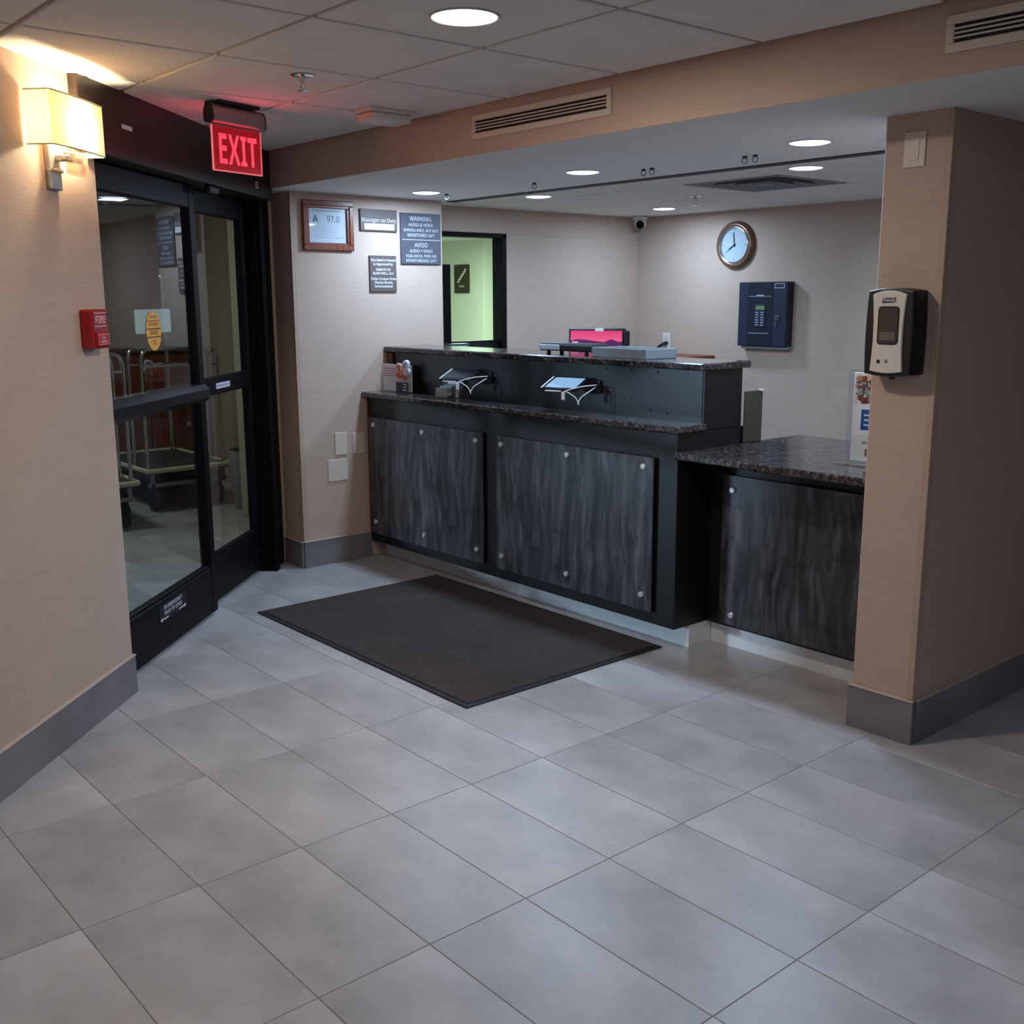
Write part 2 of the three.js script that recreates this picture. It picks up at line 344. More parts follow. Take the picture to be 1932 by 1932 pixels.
struct('floor_pavement', span(-16, -2.2, -0.15, -0.02, 0.4, 12), std({ color: 0x2a2a2a, roughness: 0.95 }), 'dark pavement outside the street doors');
struct('wall_vestibule_end', span(-9.0, -5.74, 0, 2.45, -4.04, -3.95), M.khaki, 'end wall of the vestibule');
struct('wall_vestibule_pier', span(-6.95, -5.74, 0, 2.42, -3.95, -3.4, 0.006), M.khaki, 'khaki pier seen through the second door leaf');
struct('ceiling_vestibule', merged([span(-9.05, -5.5, 2.4, 2.5, -4.5, 0.4), span(-5.5, -2.2, 2.4, 2.5, -3.2, 0.4)]), M.drywall, 'vestibule ceiling');
// stair hall shell
struct('wall_stair', merged([span(-9.8, -8.14, 0, OFFC, -6.75, -6.6, 0.003), span(-9.8, -5.75, 0, OFFC, -7.6, -7.45), span(-9.9, -9.8, 0, OFFC, -7.6, -4.06), span(-8.29, -8.141, 0, OFFC, -7.45, -6.751, 0.001), span(-9.8, -5.75, 0, OFFC, -4.12, -4.06), span(-5.79, -5.745, 0, 1.13, -7.5, -4.06)]), M.greenWall, 'pale walls of the stair hall behind the service window');
struct('wall_stair_side', span(-5.79, -5.745, 0, OFFC, -7.5, -6.1), M.greenWall, 'side wall of the stair hall');
struct('ceiling_stair', span(-9.9, -5.745, OFFC - 0.03, OFFC + 0.1, -7.6, -4.06), M.drywall, 'ceiling of the stair hall');

// ---------- entrance doors ----------
{
  const hd = struct('trim_header', span(-0.34, 1.71, 2.025, CEIL + 0.004, -0.11, 0.1, 0.004), M.bronze, 'dark bronze operator header over the sliding entrance doors', A0, DROT);
  part('cover_joint', span(-0.34, 1.71, 2.052, 2.055, 0.1, 0.101, 0.0002), M.black, hd);
  part('sensor', cb(0.12, 0.035, 0.03, 0.92, 2.008, 0.07, 0.008), M.black, hd);
  part('rating_label', cb(0.085, 0.016, 0.001, 0.02, 2.145, 0.1008, 0.0002), M.paper, hd);
  printPlane(0.05, 0.04, canvasTex(64, 52, (g, w, h) => { g.fillStyle = '#222'; g.fillRect(0, 0, w, h); g.fillStyle = '#ddd'; for (const [x, y, a, b] of [[4, 4, 56, 10], [4, 20, 30, 8], [38, 20, 22, 8], [4, 34, 56, 12]]) g.fillRect(x, y, a, b); }), 0.1012, hd, 'inspection_label', 1.46, 2.08);
  struct('trim_jamb', merged([span(1.70, 1.93, 0, CEIL, -0.11, 0.0, 0.004), span(1.70, 1.76, 0, 2.025, 0.0, 0.03, 0.004)]), M.bronzeDark, 'wide black door jamb beside the notice wall', A0, DROT);
  struct('trim_jamb_left', span(-0.34, -0.2, 0, 2.025, -0.11, 0.0, 0.004), M.bronzeDark, 'black door jamb behind the left wall', A0, DROT);
  const leaf = (name, label, u0, u1, o, bar) => {
    const d = struct(name, null, null, label, A0, DROT), t = 0.045, w = 0.062;
    const mid = (u0 + u1) / 2, len = u1 - u0;
    part('stile', cb(w, 2.0, t, u0 + w / 2, 1.02, o - t / 2, 0.004), M.bronzeDark, d);
    part('stile', cb(w, 2.0, t, u1 - w / 2, 1.02, o - t / 2, 0.004), M.bronzeDark, d);
    part('top_rail', cb(len - 2 * w, 0.1, t, mid, 1.97, o - t / 2, 0.004), M.bronzeDark, d);
    part('bottom_rail', cb(len - 2 * w, 0.225, t, mid, 0.1325, o - t / 2, 0.006), M.bronzeDark, d);
    part('glazing_bead', cb(len - 2 * w, 0.016, t - 0.012, mid, 0.252, o - t / 2, 0.005), M.bronzeDark, d);
    if (bar) part('mid_rail', cb(len - 2 * w + 0.03, 0.082, t + 0.05, mid, 1.088, o - t / 2 + 0.025, 0.022), std({ color: 0x1b1c22, roughness: 0.28 }), d);
    else part('mid_rail', cb(len - 2 * w, 0.086, t, mid, 1.092, o - t / 2, 0.004), M.bronzeDark, d);
    part('glass_pane', new THREE.PlaneGeometry(len - 2 * w, 0.80).translate(mid, 0.65, o - t / 2), M.glass, d);
    part('glass_pane', new THREE.PlaneGeometry(len - 2 * w, 0.80).translate(mid, 1.53, o - t / 2), M.glass, d);
    return d;
  };
  const d1 = leaf('door_1', 'black framed glass sliding door leaf with a push bar and a round caution decal', -0.22, 0.875, 0.0, true);
  const d2 = leaf('door_2', 'black framed glass sliding door leaf next to the jamb with a small white label on its rail', 0.93, 1.70, -0.055, false);
  printPlane(0.29, 0.075, canvasTex(512, 132, (g, w, h) => { g.fillStyle = '#14151a'; g.fillRect(0, 0, w, h); g.fillStyle = '#c9cad2'; g.textAlign = 'center'; g.font = 'bold 46px sans-serif'; g.fillText('IN EMERGENCY', w / 2, 46); g.fillText('PUSH TO OPEN', w / 2, 92); g.fillRect(40, 108, 120, 12); g.fillRect(352, 108, 120, 12); g.beginPath(); g.moveTo(10, 114); g.lineTo(50, 96); g.lineTo(50, 132); g.fill(); g.beginPath(); g.moveTo(502, 114); g.lineTo(462, 96); g.lineTo(462, 132); g.fill(); }), 0.0008, d1, 'push_lettering', 0.36, 0.185);
  printPlane(0.19, 0.028, canvasTex(256, 40, (g, w, h) => { g.fillStyle = '#d9cfe0'; g.fillRect(0, 0, w, h); g.fillStyle = '#7d6f92'; for (let x = 12; x < 240; x += 22) g.fillRect(x, 12, 14, 16); }), -0.0542, d2, 'rail_label', 1.25, 1.09);
  // decals on the glass
  const oval = new THREE.Shape(); oval.absellipse(0, 0, 0.074, 0.083, 0, Math.PI * 2);
  const og = new THREE.ShapeGeometry(oval, 40); const ou = og.attributes.uv; for (let i = 0; i < ou.count; i++) ou.setXY(i, ou.getX(i) / 0.148 + 0.5, ou.getY(i) / 0.166 + 0.5);
  const dt = canvasTex(256, 288, (g, w, h) => {
    g.fillStyle = '#f0b040'; g.fillRect(0, 0, w, h); g.fillStyle = '#3a2208'; g.textAlign = 'center'; g.font = 'bold 26px sans-serif'; g.fillText('CAUTION', w / 2, 52);
    g.fillRect(20, 70, w - 40, 5); g.font = 'bold 30px sans-serif'; g.fillText('AUTOMATIC', w / 2, 106); g.fillRect(4, 126, w - 8, 8); g.font = 'bold 44px sans-serif'; g.fillText('DOOR', w / 2, 172); g.fillRect(4, 186, w - 8, 8);
    g.font = 'bold 20px sans-serif'; g.fillText('STAND', w / 2, 224); g.fillText('CLEAR', w / 2, 246);
  });
  const mo = part('caution_decal', og.translate(0.405, 1.385, -0.0215), std({ map: dt, roughness: 0.5, side: THREE.DoubleSide }), d1); mo.userData.label = 'orange oval caution decal';
  part('back_notice', slabShape(roundRect(0.35, 0.098, 0.012), 0.002, 0.0005).translate(0.415, 1.425, -0.027), std({ color: 0xcfe0d6, roughness: 0.5 }), d1);
  part('edge_notice', cb(0.05, 0.19, 0.002, -0.06, 1.43, -0.027, 0.0004), std({ color: 0xcfd6d0, roughness: 0.5 }), d1);
}

// =====================================================================
// LAMPS
// =====================================================================
function downlight(label, group, x, y, z, r, color, level, glow) {
  const t = thing('ceiling_downlight', label, 'light', [x, y, z], 0, group);
  part('trim_ring', lathe([[r * 1.0, -0.001], [r * 1.02, -0.004], [r * 1.07, -0.004], [r * 1.10, 0.0], [r * 1.0, 0.0]], 48), M.white, t);
  part('diffuser', lathe([[0, -0.010], [r * 0.5, -0.009], [r * 0.8, -0.0065], [r * 0.95, -0.0035], [r * 1.0, -0.001], [0, -0.0005]], 48), std({ color: 0xffffff, emissive: color, emissiveIntensity: glow, roughness: 0.6 }), t);
  areaLight('downlight_lamp', color, level, r * 1.7, r * 1.7, [0, -0.014, 0], [x, -5, z], t);
  return t;
}
downlight('round ceiling downlight nearest the framed certificate, in the soffit', null, -4.93, SOFF, -3.6, 0.075, COOL, L_OFFICE, 6);
downlight('round ceiling downlight in the soffit above the middle of the reception desk', null, -3.70, SOFF, -3.595, 0.075, COOL, L_OFFICE, 6);
downlight('round ceiling downlight in the soffit above the low granite counter', null, -2.475, SOFF, -3.59, 0.075, COOL, L_OFFICE, 6);
downlight('round downlight in the office tile ceiling in front of the service window', null, -4.825, OFFC, -4.33, 0.075, COOL, L_OFFICE * 0.9, 6);
downlight('round downlight in the office tile ceiling beside the square air diffuser', null, -3.02, OFFC, -4.36, 0.075, COOL, L_OFFICE * 0.9, 6);
downlight('round downlight in the office tile ceiling near the dome camera', null, -4.963, OFFC, -5.58, 0.075, COOL, L_OFFICE * 0.9, 6);
downlight('large round downlight in the lobby tile ceiling', null, -2.47, CEIL, -1.945, 0.09, WARM, L_LOBBY, 6);
for (const [x, z] of [[0.3, -1.945], [1.2, -0.75], [1.2, 1.05]]) downlight('round downlight in the lobby ceiling far from the entrance doors', 'lobby downlights out of view', x, CEIL, z, 0.09, NEUTRAL, L_LOBBY_FAR, 6);

{ // wall sconce
  const uC = -0.465, w = 0.35, dep = 0.09, y0 = 2.0, y1 = 2.165;
  const t = thing('wall_sconce', 'lit wall sconce with a pale yellow box shade on the left wall', 'lamp', dpt(uC, 0, 0.067), DROT);
  const prof = []; for (let i = 0; i <= 12; i++) { const k = i / 12; prof.push([-w / 2 + w * k, dep + 0.012 * Math.sin(Math.PI * k)]); }
  const path = [[-w / 2, 0.004], ...prof, [w / 2, 0.004]];
  const pos = [], idx = [];
  path.forEach(([x, z]) => { pos.push(x, y0, z, x, y1, z); });
  for (let i = 0; i < path.length - 1; i++) { const a = i * 2; idx.push(a, a + 2, a + 1, a + 1, a + 2, a + 3); }
  let g = new THREE.BufferGeometry(); g.setAttribute('position', new THREE.Float32BufferAttribute(pos, 3)); g.setIndex(idx); g = g.toNonIndexed(); g.computeVertexNormals(); g = metreUV(g);
  part('lamp_shade', g, phy({ color: 0xf0daaa, transmission: 0.32, thickness: 0, roughness: 1, side: THREE.DoubleSide }), t);
  part('shade_ring', merged([tube(path.map(([x, z]) => [x, y0, z]), 0.0025, 40), tube(path.map(([x, z]) => [x, y1, z]), 0.0025, 40)]), M.cream, t);
  part('back_plate', cb(0.075, 0.165, 0.018, -0.035, 1.955, 0.009, 0.003), M.alu, t);
  part('plate_band', cb(0.079, 0.012, 0.026, -0.035, 1.935, 0.013, 0.003), M.chrome, t);
  part('arm', merged([cb(0.022, 0.022, 0.05, -0.02, 1.975, 0.035, 0.003), cb(0.12, 0.018, 0.018, 0.02, 1.975, 0.05, 0.003)]), M.alu, t);
  part('crystal_block', cb(0.09, 0.075, 0.04, 0.045, 1.963, 0.052, 0.008), phy({ color: 0xf3e6d6, transmission: 0.6, roughness: 0.25, thickness: 0 }), t);
  part('socket', merged([cyl(0.012, 0.012, 0.045, 0.015, 2.015, 0.05), cb(0.06, 0.01, 0.012, 0, 1.99, 0.05)]), M.alu, t);
  for (const x of [0.015]) {
    const b = part('bulb', new THREE.SphereGeometry(0.024, 20, 14).scale(1, 1.25, 1).translate(x, 2.066, 0.05), std({ color: 0xffffff, emissive: SCONCE, emissiveIntensity: 8 }), t);
    const l = new THREE.PointLight(SCONCE, L_SCONCE); l.name = 'sconce_lamp'; l.position.set(x, 2.066, 0.05); l.castShadow = true; l.shadow.radius = 1.1; t.add(l);
  }
}
{ // exit sign
  const th = R(18.5), t = thing('exit_sign', 'red lit EXIT sign hanging from the ceiling in front of the door header', 'sign', [-4.095, 0, -2.067], Math.PI / 2 + th);
  const RED = new THREE.Color().setRGB(1.0, 0.05, 0.10);
  part('ceiling_canopy', cb(0.22, 0.012, 0.085, 0, CEIL - 0.006, -0.012, 0.003), M.dark, t);
  const hs = new THREE.Shape(); hs.moveTo(-0.024, -0.022); hs.quadraticCurveTo(-0.03, 0.042, 0, 0.044); hs.quadraticCurveTo(0.03, 0.042, 0.024, -0.022); hs.quadraticCurveTo(0, -0.04, -0.024, -0.022);
  const hg = new THREE.ExtrudeGeometry(hs, { depth: 0.276, bevelEnabled: false, curveSegments: 10 }).rotateY(Math.PI / 2).translate(-0.138, 2.212, 0);
  part('housing', hg, M.alu, t);
  const eg = new THREE.ExtrudeGeometry(hs, { depth: 0.008, bevelEnabled: false, curveSegments: 10 }).rotateY(Math.PI / 2);
  part('end_cap', eg.clone().translate(-0.146, 2.212, 0).scale(1, 1, 1), M.black, t); part('end_cap', eg.clone().translate(0.138, 2.212, 0), M.black, t);
  const et = canvasTex(512, 336, (g, w, h) => { g.fillStyle = '#8a0c18'; g.fillRect(0, 0, w, h); g.fillStyle = '#ff4a62'; g.textAlign = 'center'; g.textBaseline = 'middle'; g.font = 'bold 250px sans-serif'; g.save(); g.translate(w / 2, h / 2 + 14); g.scale(0.84, 1.32); g.fillText('EXIT', 0, -6); g.restore(); });
  part('panel_edge', cb(0.262, 0.172, 0.006, 0, 2.094, 0, 0.002), phy({ color: 0xffb0b4, transmission: 0.5, roughness: 0.2, thickness: 0 }), t);
  for (const s of [1, -1]) part('panel_face', new THREE.PlaneGeometry(0.25, 0.162).rotateY(s > 0 ? 0 : Math.PI).translate(0, 2.094, s * 0.0036), std({ color: 0x200204, emissive: 0xffffff, emissiveMap: et, emissiveIntensity: 0.95, roughness: 0.3 }), t);
  part('panel_rim', merged([cb(0.266, 0.004, 0.008, 0, 2.009, 0, 0.001), cb(0.004, 0.17, 0.008, -0.132, 2.093, 0, 0.001), cb(0.004, 0.17, 0.008, 0.132, 2.093, 0, 0.001)]), std({ color: 0xffc0c0, emissive: 0xff6070, emissiveIntensity: 0.55 }), t);
  for (const s of [1, -1]) { const l = areaLight('exit_lamp', RED, 3.0, 0.25, 0.16, [0, 2.094, s * 0.01], [0, 0, 0], t); l.rotation.set(0, s > 0 ? Math.PI : 0, 0); }
}
{ // floodlight in the car park: its low cool beam comes in through the glass doors
  const px = -11.2, py = 2.1, pz = 9.0;
  const t = thing('car_park_floodlight', 'floodlight on a short post outside the street doors', 'lamp', [px, 0, pz], Math.atan2(-4 - px, -3.4 - pz));
  part('post', cyl(0.05, 0.06, 1.7, 0, 0.85 - 0.02, -0.12, 20), M.alu, t);
  part('lamp_head', cb(1.3, 1.1, 0.1, 0, py, -0.08, 0.02), M.alu, t);
  part('lamp_glass', cb(1.2, 1.0, 0.01, 0, py, -0.025, 0.004), std({ color: 0xffffff, emissive: new THREE.Color().setRGB(0.62, 0.75, 1.0), emissiveIntensity: 20 }), t);
  areaLight('floodlight_lamp', new THREE.Color().setRGB(0.62, 0.75, 1.0), L_FLOOD, 1.2, 1.0, [0, py, 0.0], [-4, 0.5, -3.4], t);
}
{ // lamps of the rooms beyond
  const v = thing('vestibule_ceiling_lamp', 'flat lamp on the vestibule ceiling beyond the doors', 'light', [-7.2, 2.4, -1.9]);
  part('diffuser', cb(0.5, 0.03, 0.5, 0, -0.015, 0, 0.006), std({ color: 0xffffff, emissive: 0xf4ffe8, emissiveIntensity: 2 }), v);
  areaLight('vestibule_lamp', new THREE.Color().setRGB(0.92, 1.0, 0.86), L_VEST * 0.4, 0.48, 0.48, [0, -0.035, 0], [-7.2, -5, -1.9], v);
  const s = thing('stair_hall_lamp', 'flat lamp on the stair hall ceiling', 'light', [-7.2, OFFC - 0.03, -5.7]);
  part('diffuser', cb(0.4, 0.03, 0.4, 0, -0.015, 0, 0.006), std({ color: 0xffffff, emissive: 0xe0ffc8, emissiveIntensity: 2 }), s);
  areaLight('stair_lamp', new THREE.Color().setRGB(0.70, 1.0, 0.72), L_STAIR * 0.5, 0.38, 0.38, [0, -0.035, 0], [-7.2, -5, -5.7], s);
}

// =====================================================================
// RECEPTION DESK
// =====================================================================
const DZ = -3.418, DXR = -2.93;
function standoff(parent, x, y, z) {
  const p = part('standoff', cyl(0.0095, 0.0095, 0.03, x, y, z - 0.004, 20, 'z'), M.satin, parent);
  part('standoff_cap', merged([cyl(0.0135, 0.0135, 0.008, x, y, z + 0.014, 24, 'z'), cyl(0.010, 0.0135, 0.003, x, y, z + 0.0195, 24, 'z')]), M.satin, p);
}
{
  const t = thing('reception_desk', 'long black reception desk with two dark streaked panels and a raised back', 'desk');
  part('body', span(SX, DXR, 0.10, 0.955, -3.86, DZ, 0.003), M.deskBlack, t);
  part('toe_kick', span(SX, DXR, 0, 0.10, -3.70, -3.519, 0.001), M.steel, t);
  part('riser', span(SX, DXR - 0.012, 0.955, 1.21, -3.83, -3.58, 0.003), M.riser, t);
  part('end_panel', span(DXR - 0.0115, DXR, 0.956, 1.21, -3.832, -3.578, 0.002), M.deskBlack, t);
  part('riser_cleat', span(SX, SX + 0.055, 0.985, 1.205, -3.58, -3.565, 0.002), M.brownWood, t);
  part('corner_post', span(DXR - 0.1, DXR - 0.001, 0.101, 0.954, DZ - 0.02, DZ + 0.002, 0.002), M.deskBlack, t);
  for (const [x0, x1, xs, du] of [[-5.268, -4.212, [-5.208, -4.728, -4.262], 0], [-4.103, -3.047, [-4.06, -3.582, -3.103], 0.63]]) {
    const p = part('resin_panel', shiftUV(span(x0, x1, 0.157, 0.843, DZ + 0.012, DZ + 0.022, 0.002), du, 0.2), M.resin, t);
    p.userData.label = 'dark grey resin panel with upright streaks';
    for (const x of xs) for (const y of [0.80, 0.229]) standoff(p, x, y, DZ + 0.012);
  }
  for (const x of [-4.30, -3.47]) part('cable_slot', span(x, x + 0.012, 0.99, 1.09, -3.5805, -3.578, 0.001), M.black, t);
  for (const [x, y] of [[-3.52, 1.19], [-3.36, 1.19], [-3.2, 1.19], [-3.24, 1.02], [-3.14, 1.012], [-3.36, 1.06]]) part('screw_head', cyl(0.005, 0.006, 0.004, x, y, -3.578, 12, 'z'), M.black, t);
}
{
  const lower = thing('granite_ledge', 'lower dark granite ledge along the front of the reception desk', 'countertop');
  part('slab', span(SX, DXR + 0.018, 0.955, 0.985, -3.58, -3.38, 0.005), M.granite, lower);
  const upper = thing('granite_ledge', 'raised dark granite ledge on top of the reception desk', 'countertop');
  part('slab', shiftUV(span(SX, DXR + 0.014, 1.21, 1.24, -3.875, -3.545, 0.005), 0.21, 0.13), M.granite, upper);
  const low = thing('granite_worktop', 'low deep granite worktop between the desk and the wall end', 'countertop');
  part('slab', shiftUV(span(DXR + 0.003, PX0 - 0.003, 0.85, 0.88, -4.27, -3.38, 0.005), 0.1, 0.31), M.granite, low);
}
{
  const t = thing('low_counter_base', 'low black counter base with one dark streaked panel beside the wall end', 'counter', [0, 0, 0]);
  part('body', span(DXR + 0.003, PX0 - 0.022, 0.10, 0.85, -4.2, -3.635, 0.003), M.deskBlack, t);
  part('toe_kick', span(DXR + 0.003, PX0 - 0.022, 0, 0.10, -4.1, -3.668, 0.001), M.steel, t);
  const p = part('resin_panel', shiftUV(span(-2.845, -2.005, 0.118, 0.775, -3.622, -3.612, 0.002), 0.3, 0.5), M.resin, t);
  p.userData.label = 'dark streaked resin panel';
  for (const [x, y] of [[-2.79, 0.712], [-2.775, 0.165]]) standoff(p, x, y, -3.622);
  part('screw_head', cyl(0.004, 0.005, 0.004, -2.17, 0.535, -3.611, 12, 'z'), M.chrome, p);
}
{
  const t = thing('divider_panel', 'small olive divider panel standing on the low granite worktop', 'panel', [DXR + 0.011, 0.88, -3.84]);
  part('board', span(-0.007, 0.005, 0, 0.228, -0.122, 0, 0.002), M.olive, t);
  part('corner_clip', span(-0.0075, 0.008, 0.222, 0.231, -0.125, -0.105, 0.001), M.white, t);
}
{ // office desk surface behind the raised ledge
  const t = thing('office_desk', 'plain office work surface behind the reception desk', 'desk');
  part('desk_top', span(SX + 0.05, DXR - 0.03, 0.72, 0.75, -4.66, -3.89, 0.003), M.deskLam, t);
  for (const x of [SX + 0.07, -4.4, DXR - 0.1]) part('desk_support', span(x, x + 0.04, 0, 0.72, -4.6, -3.92), M.deskLam, t);
}
{ // floor mat
  const t = thing('floor_mat', 'dark brown rectangular entrance mat on the tile floor', 'mat', [0, 0, 0]);
  part('rubber_border', span(-4.675, -3.005, 0.0, 0.006, -3.433, -2.335, 0.003), M.matEdge, t);
  part('pile', span(-4.650, -3.03, 0.004, 0.011, -3.408, -2.36, 0.003), M.mat, t);
}

// ---------- things on the ledges ----------
{ // message board
  const t = thing('counter_sign', 'white counter sign with red lines standing at the wall end of the lower ledge', 'sign', [-5.155, 0.985, -3.535], 0.05);
  part('sign_board', cb(0.27, 0.152, 0.004, 0, 0.08, 0, 0.001), M.paper, t);
  part('sign_foot', cb(0.27, 0.004, 0.06, 0, 0.002, 0.01, 0.001), M.acrylic, t);
  printPlane(0.266, 0.148, canvasTex(512, 288, (g, w, h) => { g.fillStyle = '#dcdadd'; g.fillRect(0, 0, w, h); g.fillStyle = '#c26f78'; for (const [y, b] of [[40, 250], [66, 240], [92, 260], [118, 265]]) g.fillRect(16, y, b, 10); g.fillStyle = '#a9a7ad'; for (const y of [170, 186]) g.fillRect(100, y, 150, 6); }), 0.0026, t, 'sign_print', 0, 0.08);
  const k = thing('card_pack', 'small dark card pack leaning on the white counter sign', 'card', [-5.06, 0.985, -3.50], 0.05);
  part('card', cb(0.11, 0.062, 0.006, 0, 0.031, 0, 0.001), std({ color: 0x2b2b3c, roughness: 0.4 }), k);
  part('card_lines', merged([cb(0.03, 0.005, 0.001, 0.03, 0.05, 0.0035, 0.0002), cb(0.035, 0.005, 0.001, 0.027, 0.035, 0.0035, 0.0002), cb(0.04, 0.006, 0.001, 0.025, 0.018, 0.0035, 0.0002)]), M.paper, k);
  const b = thing('ribbon_bow', 'orange and white ribbon bow clipped to the counter sign', 'bow', [-5.065, 1.105, -3.513], 0.1);
  const loop = (a, s, m, nm) => { const g = new THREE.TorusGeometry(0.024 * s, 0.009 * s, 10, 20).scale(1.25, 0.8, 1.1).translate(0.028 * s, 0, 0).rotateZ(a); return part(nm, g, m, b); };
  const org = std({ color: 0xd8602c, roughness: 0.5 }), pk = std({ color: 0xe89a88, roughness: 0.5 }), wh = std({ color: 0xdfe4f0, roughness: 0.4 });
  loop(2.5, 1.0, pk, 'bow_loop'); loop(3.6, 0.9, org, 'bow_loop'); loop(0.1, 0.9, wh, 'bow_loop'); loop(0.95, 1.15, wh, 'bow_loop'); loop(5.2, 0.7, org, 'bow_loop');
  part('bow_knot', new THREE.SphereGeometry(0.014, 14, 10), org, b);
}
{ // card readers on swing arms
  const make = (label, x, glow) => {
    const t = thing('card_reader', label, 'card reader', [x, 1.085, -3.58], 0);
    part('wall_bracket', cb(0.05, 0.06, 0.012, 0.09, 0.02, 0.006, 0.003), M.black, t);
    part('arm', merged([cb(0.022, 0.014, 0.1, 0.085, 0.022, 0.055, 0.003)]), M.black, t);
    const tilt = (g) => g.rotateX(0.38).rotateY(0.25).translate(-0.02, 0.032, 0.105);
    const tb = part('tablet', tilt(cb(0.20, 0.011, 0.135, 0, 0, 0, 0.004)), M.blackGloss, t);
    part('tablet_face', tilt(cb(0.165, 0.002, 0.105, 0, 0.0062, 0, 0.001)), glow ? std({ color: 0x8aa2b2, roughness: 0.25 }) : M.blackGloss, tb);
    part('tablet_edge', merged([tilt(cb(0.005, 0.004, 0.12, -0.1, 0.006, 0, 0.001)), tilt(cb(0.09, 0.006, 0.02, -0.03, -0.004, 0.062, 0.002))]), M.paper, tb);
    part('cable', merged([tube([[0.03, 0.0, 0.17], [0.05, 0.006, 0.175], [0.09, 0.02, 0.16], [0.12, 0.03, 0.12], [0.115, 0.03, 0.03]], 0.0024, 40), tube([[0.05, 0.006, 0.175], [0.075, -0.002, 0.17], [0.1, -0.022, 0.155], [0.11, -0.048, 0.145], [0.104, -0.056, 0.14], [0.097, -0.046, 0.138], [0.103, -0.02, 0.12], [0.115, 0.008, 0.07], [0.105, 0.02, 0.03]], 0.0024, 50), cb(0.02, 0.035, 0.008, 0.035, -0.018, 0.172, 0.002)]), M.paper, t);
    return t;
  };
  make('black card reader on a swing arm above the card rack, with a white cable', -4.46, false);
  make('card reader with a pale blue screen on a swing arm over the ledge', -3.66, true);
  const r = thing('card_rack', 'small stepped rack of white and grey cards on the lower ledge', 'card rack', [-4.635, 0.985, -3.50], 0.35);
  part('rack_base', cb(0.12, 0.006, 0.09, 0, 0.003, 0, 0.001), M.acrylic, r);
  const cols = [0x9aa0a0, 0xb8bcc0, 0x7f8a86, 0xdfe4ee, 0xaab6d4];
  for (let i = 0; i < 5; i++) part('card', cb(0.075, 0.05, 0.003, -0.02 + 0.014 * i, 0.028 + i * 0.012, 0.03 - i * 0.017, 0.0005).rotateX(-0.12), std({ color: cols[i], roughness: 0.5 }), r);
  part('rack_post', cb(0.02, 0.075, 0.008, 0.05, 0.04, -0.02, 0.001), M.white, r);
}
{ // on the raised ledge
  const t = thing('payment_terminal', 'black payment terminal lying on the raised granite ledge', 'terminal', [-3.86, 1.24, -3.70], 0.12);
  part('body', cb(0.34, 0.036, 0.15, 0, 0.036, 0, 0.01), M.rubber, t);
  part('screen', cb(0.1, 0.003, 0.09, -0.09, 0.0545, 0.01, 0.001), std({ color: 0x5a6a7c, roughness: 0.2 }), t);
  part('front_slot', cb(0.13, 0.026, 0.006, -0.095, 0.036, 0.0755, 0.003), std({ color: 0x9aa6b4, roughness: 0.3 }), t);
  for (const [x, z] of [[-0.12, 0.05], [0.12, 0.05], [-0.12, -0.05], [0.12, -0.05]]) part('foot', cyl(0.008, 0.011, 0.021, x, 0.0105, z, 14), M.rubber, t);
  const k = thing('paper_tray', 'shallow grey tray next to the payment terminal on the raised ledge', 'tray', [-3.47, 1.24, -3.71], -0.05);
  part('tray_floor', cb(0.36, 0.004, 0.2, 0, 0.002, 0, 0.001), M.greyPlastic, k);
  part('tray_wall', merged([cb(0.36, 0.044, 0.004, 0, 0.022, 0.098, 0.001), cb(0.36, 0.044, 0.004, 0, 0.022, -0.098, 0.001), cb(0.004, 0.044, 0.2, -0.178, 0.022, 0, 0.001), cb(0.004, 0.044, 0.2, 0.178, 0.022, 0, 0.001)]), std({ color: 0x868f96, roughness: 0.4 }), k);
}
{ // monitor
  const t = thing('computer_monitor', 'black computer monitor showing a pink sunset over dark hills', 'monitor', [-4.33, 0.75, -4.33], 0.42);
  part('stand_base', lathe([[0.0, 0.0], [0.11, 0.0], [0.11, 0.008], [0.02, 0.016], [0.0, 0.016]], 30), M.black, t);
  part('stand_neck', cb(0.05, 0.36, 0.025, 0, 0.19, -0.02, 0.004), M.black, t);
  part('housing', cb(0.335, 0.22, 0.03, 0, 0.487, 0, 0.007), M.black, t);
  const st = canvasTex(512, 300, (g, w, h) => {
    const gr = g.createLinearGradient(0, 0, 0, h * 0.6); gr.addColorStop(0, '#e0407e'); gr.addColorStop(1, '#f88aa4'); g.fillStyle = gr; g.fillRect(0, 0, w, h);
    g.fillStyle = '#5a2a66'; g.beginPath(); g.moveTo(0, 92); g.lineTo(60, 76); g.lineTo(160, 82); g.lineTo(260, 94); g.lineTo(340, 100); g.lineTo(400, 74); g.lineTo(430, 80); g.lineTo(470, 96); g.lineTo(512, 92); g.lineTo(512, 300); g.lineTo(0, 300); g.fill();
    g.fillStyle = '#432150'; g.fillRect(0, 200, w, 100); g.fillStyle = '#e8d8e8'; g.fillRect(16, 98, 60, 10);
  });
  part('screen', new THREE.PlaneGeometry(0.308, 0.19).translate(0, 0.488, 0.0155), std({ color: 0x050505, emissive: 0xffffff, emissiveMap: st, emissiveIntensity: 0.85, roughness: 0.2 }), t);
  part('tape_label', cb(0.05, 0.018, 0.002, 0.02, 0.588, 0.0165, 0.0005), M.white, t);
  part('side_speaker', cb(0.022, 0.09, 0.05, 0.177, 0.54, 0.0, 0.008), M.black, t);
}
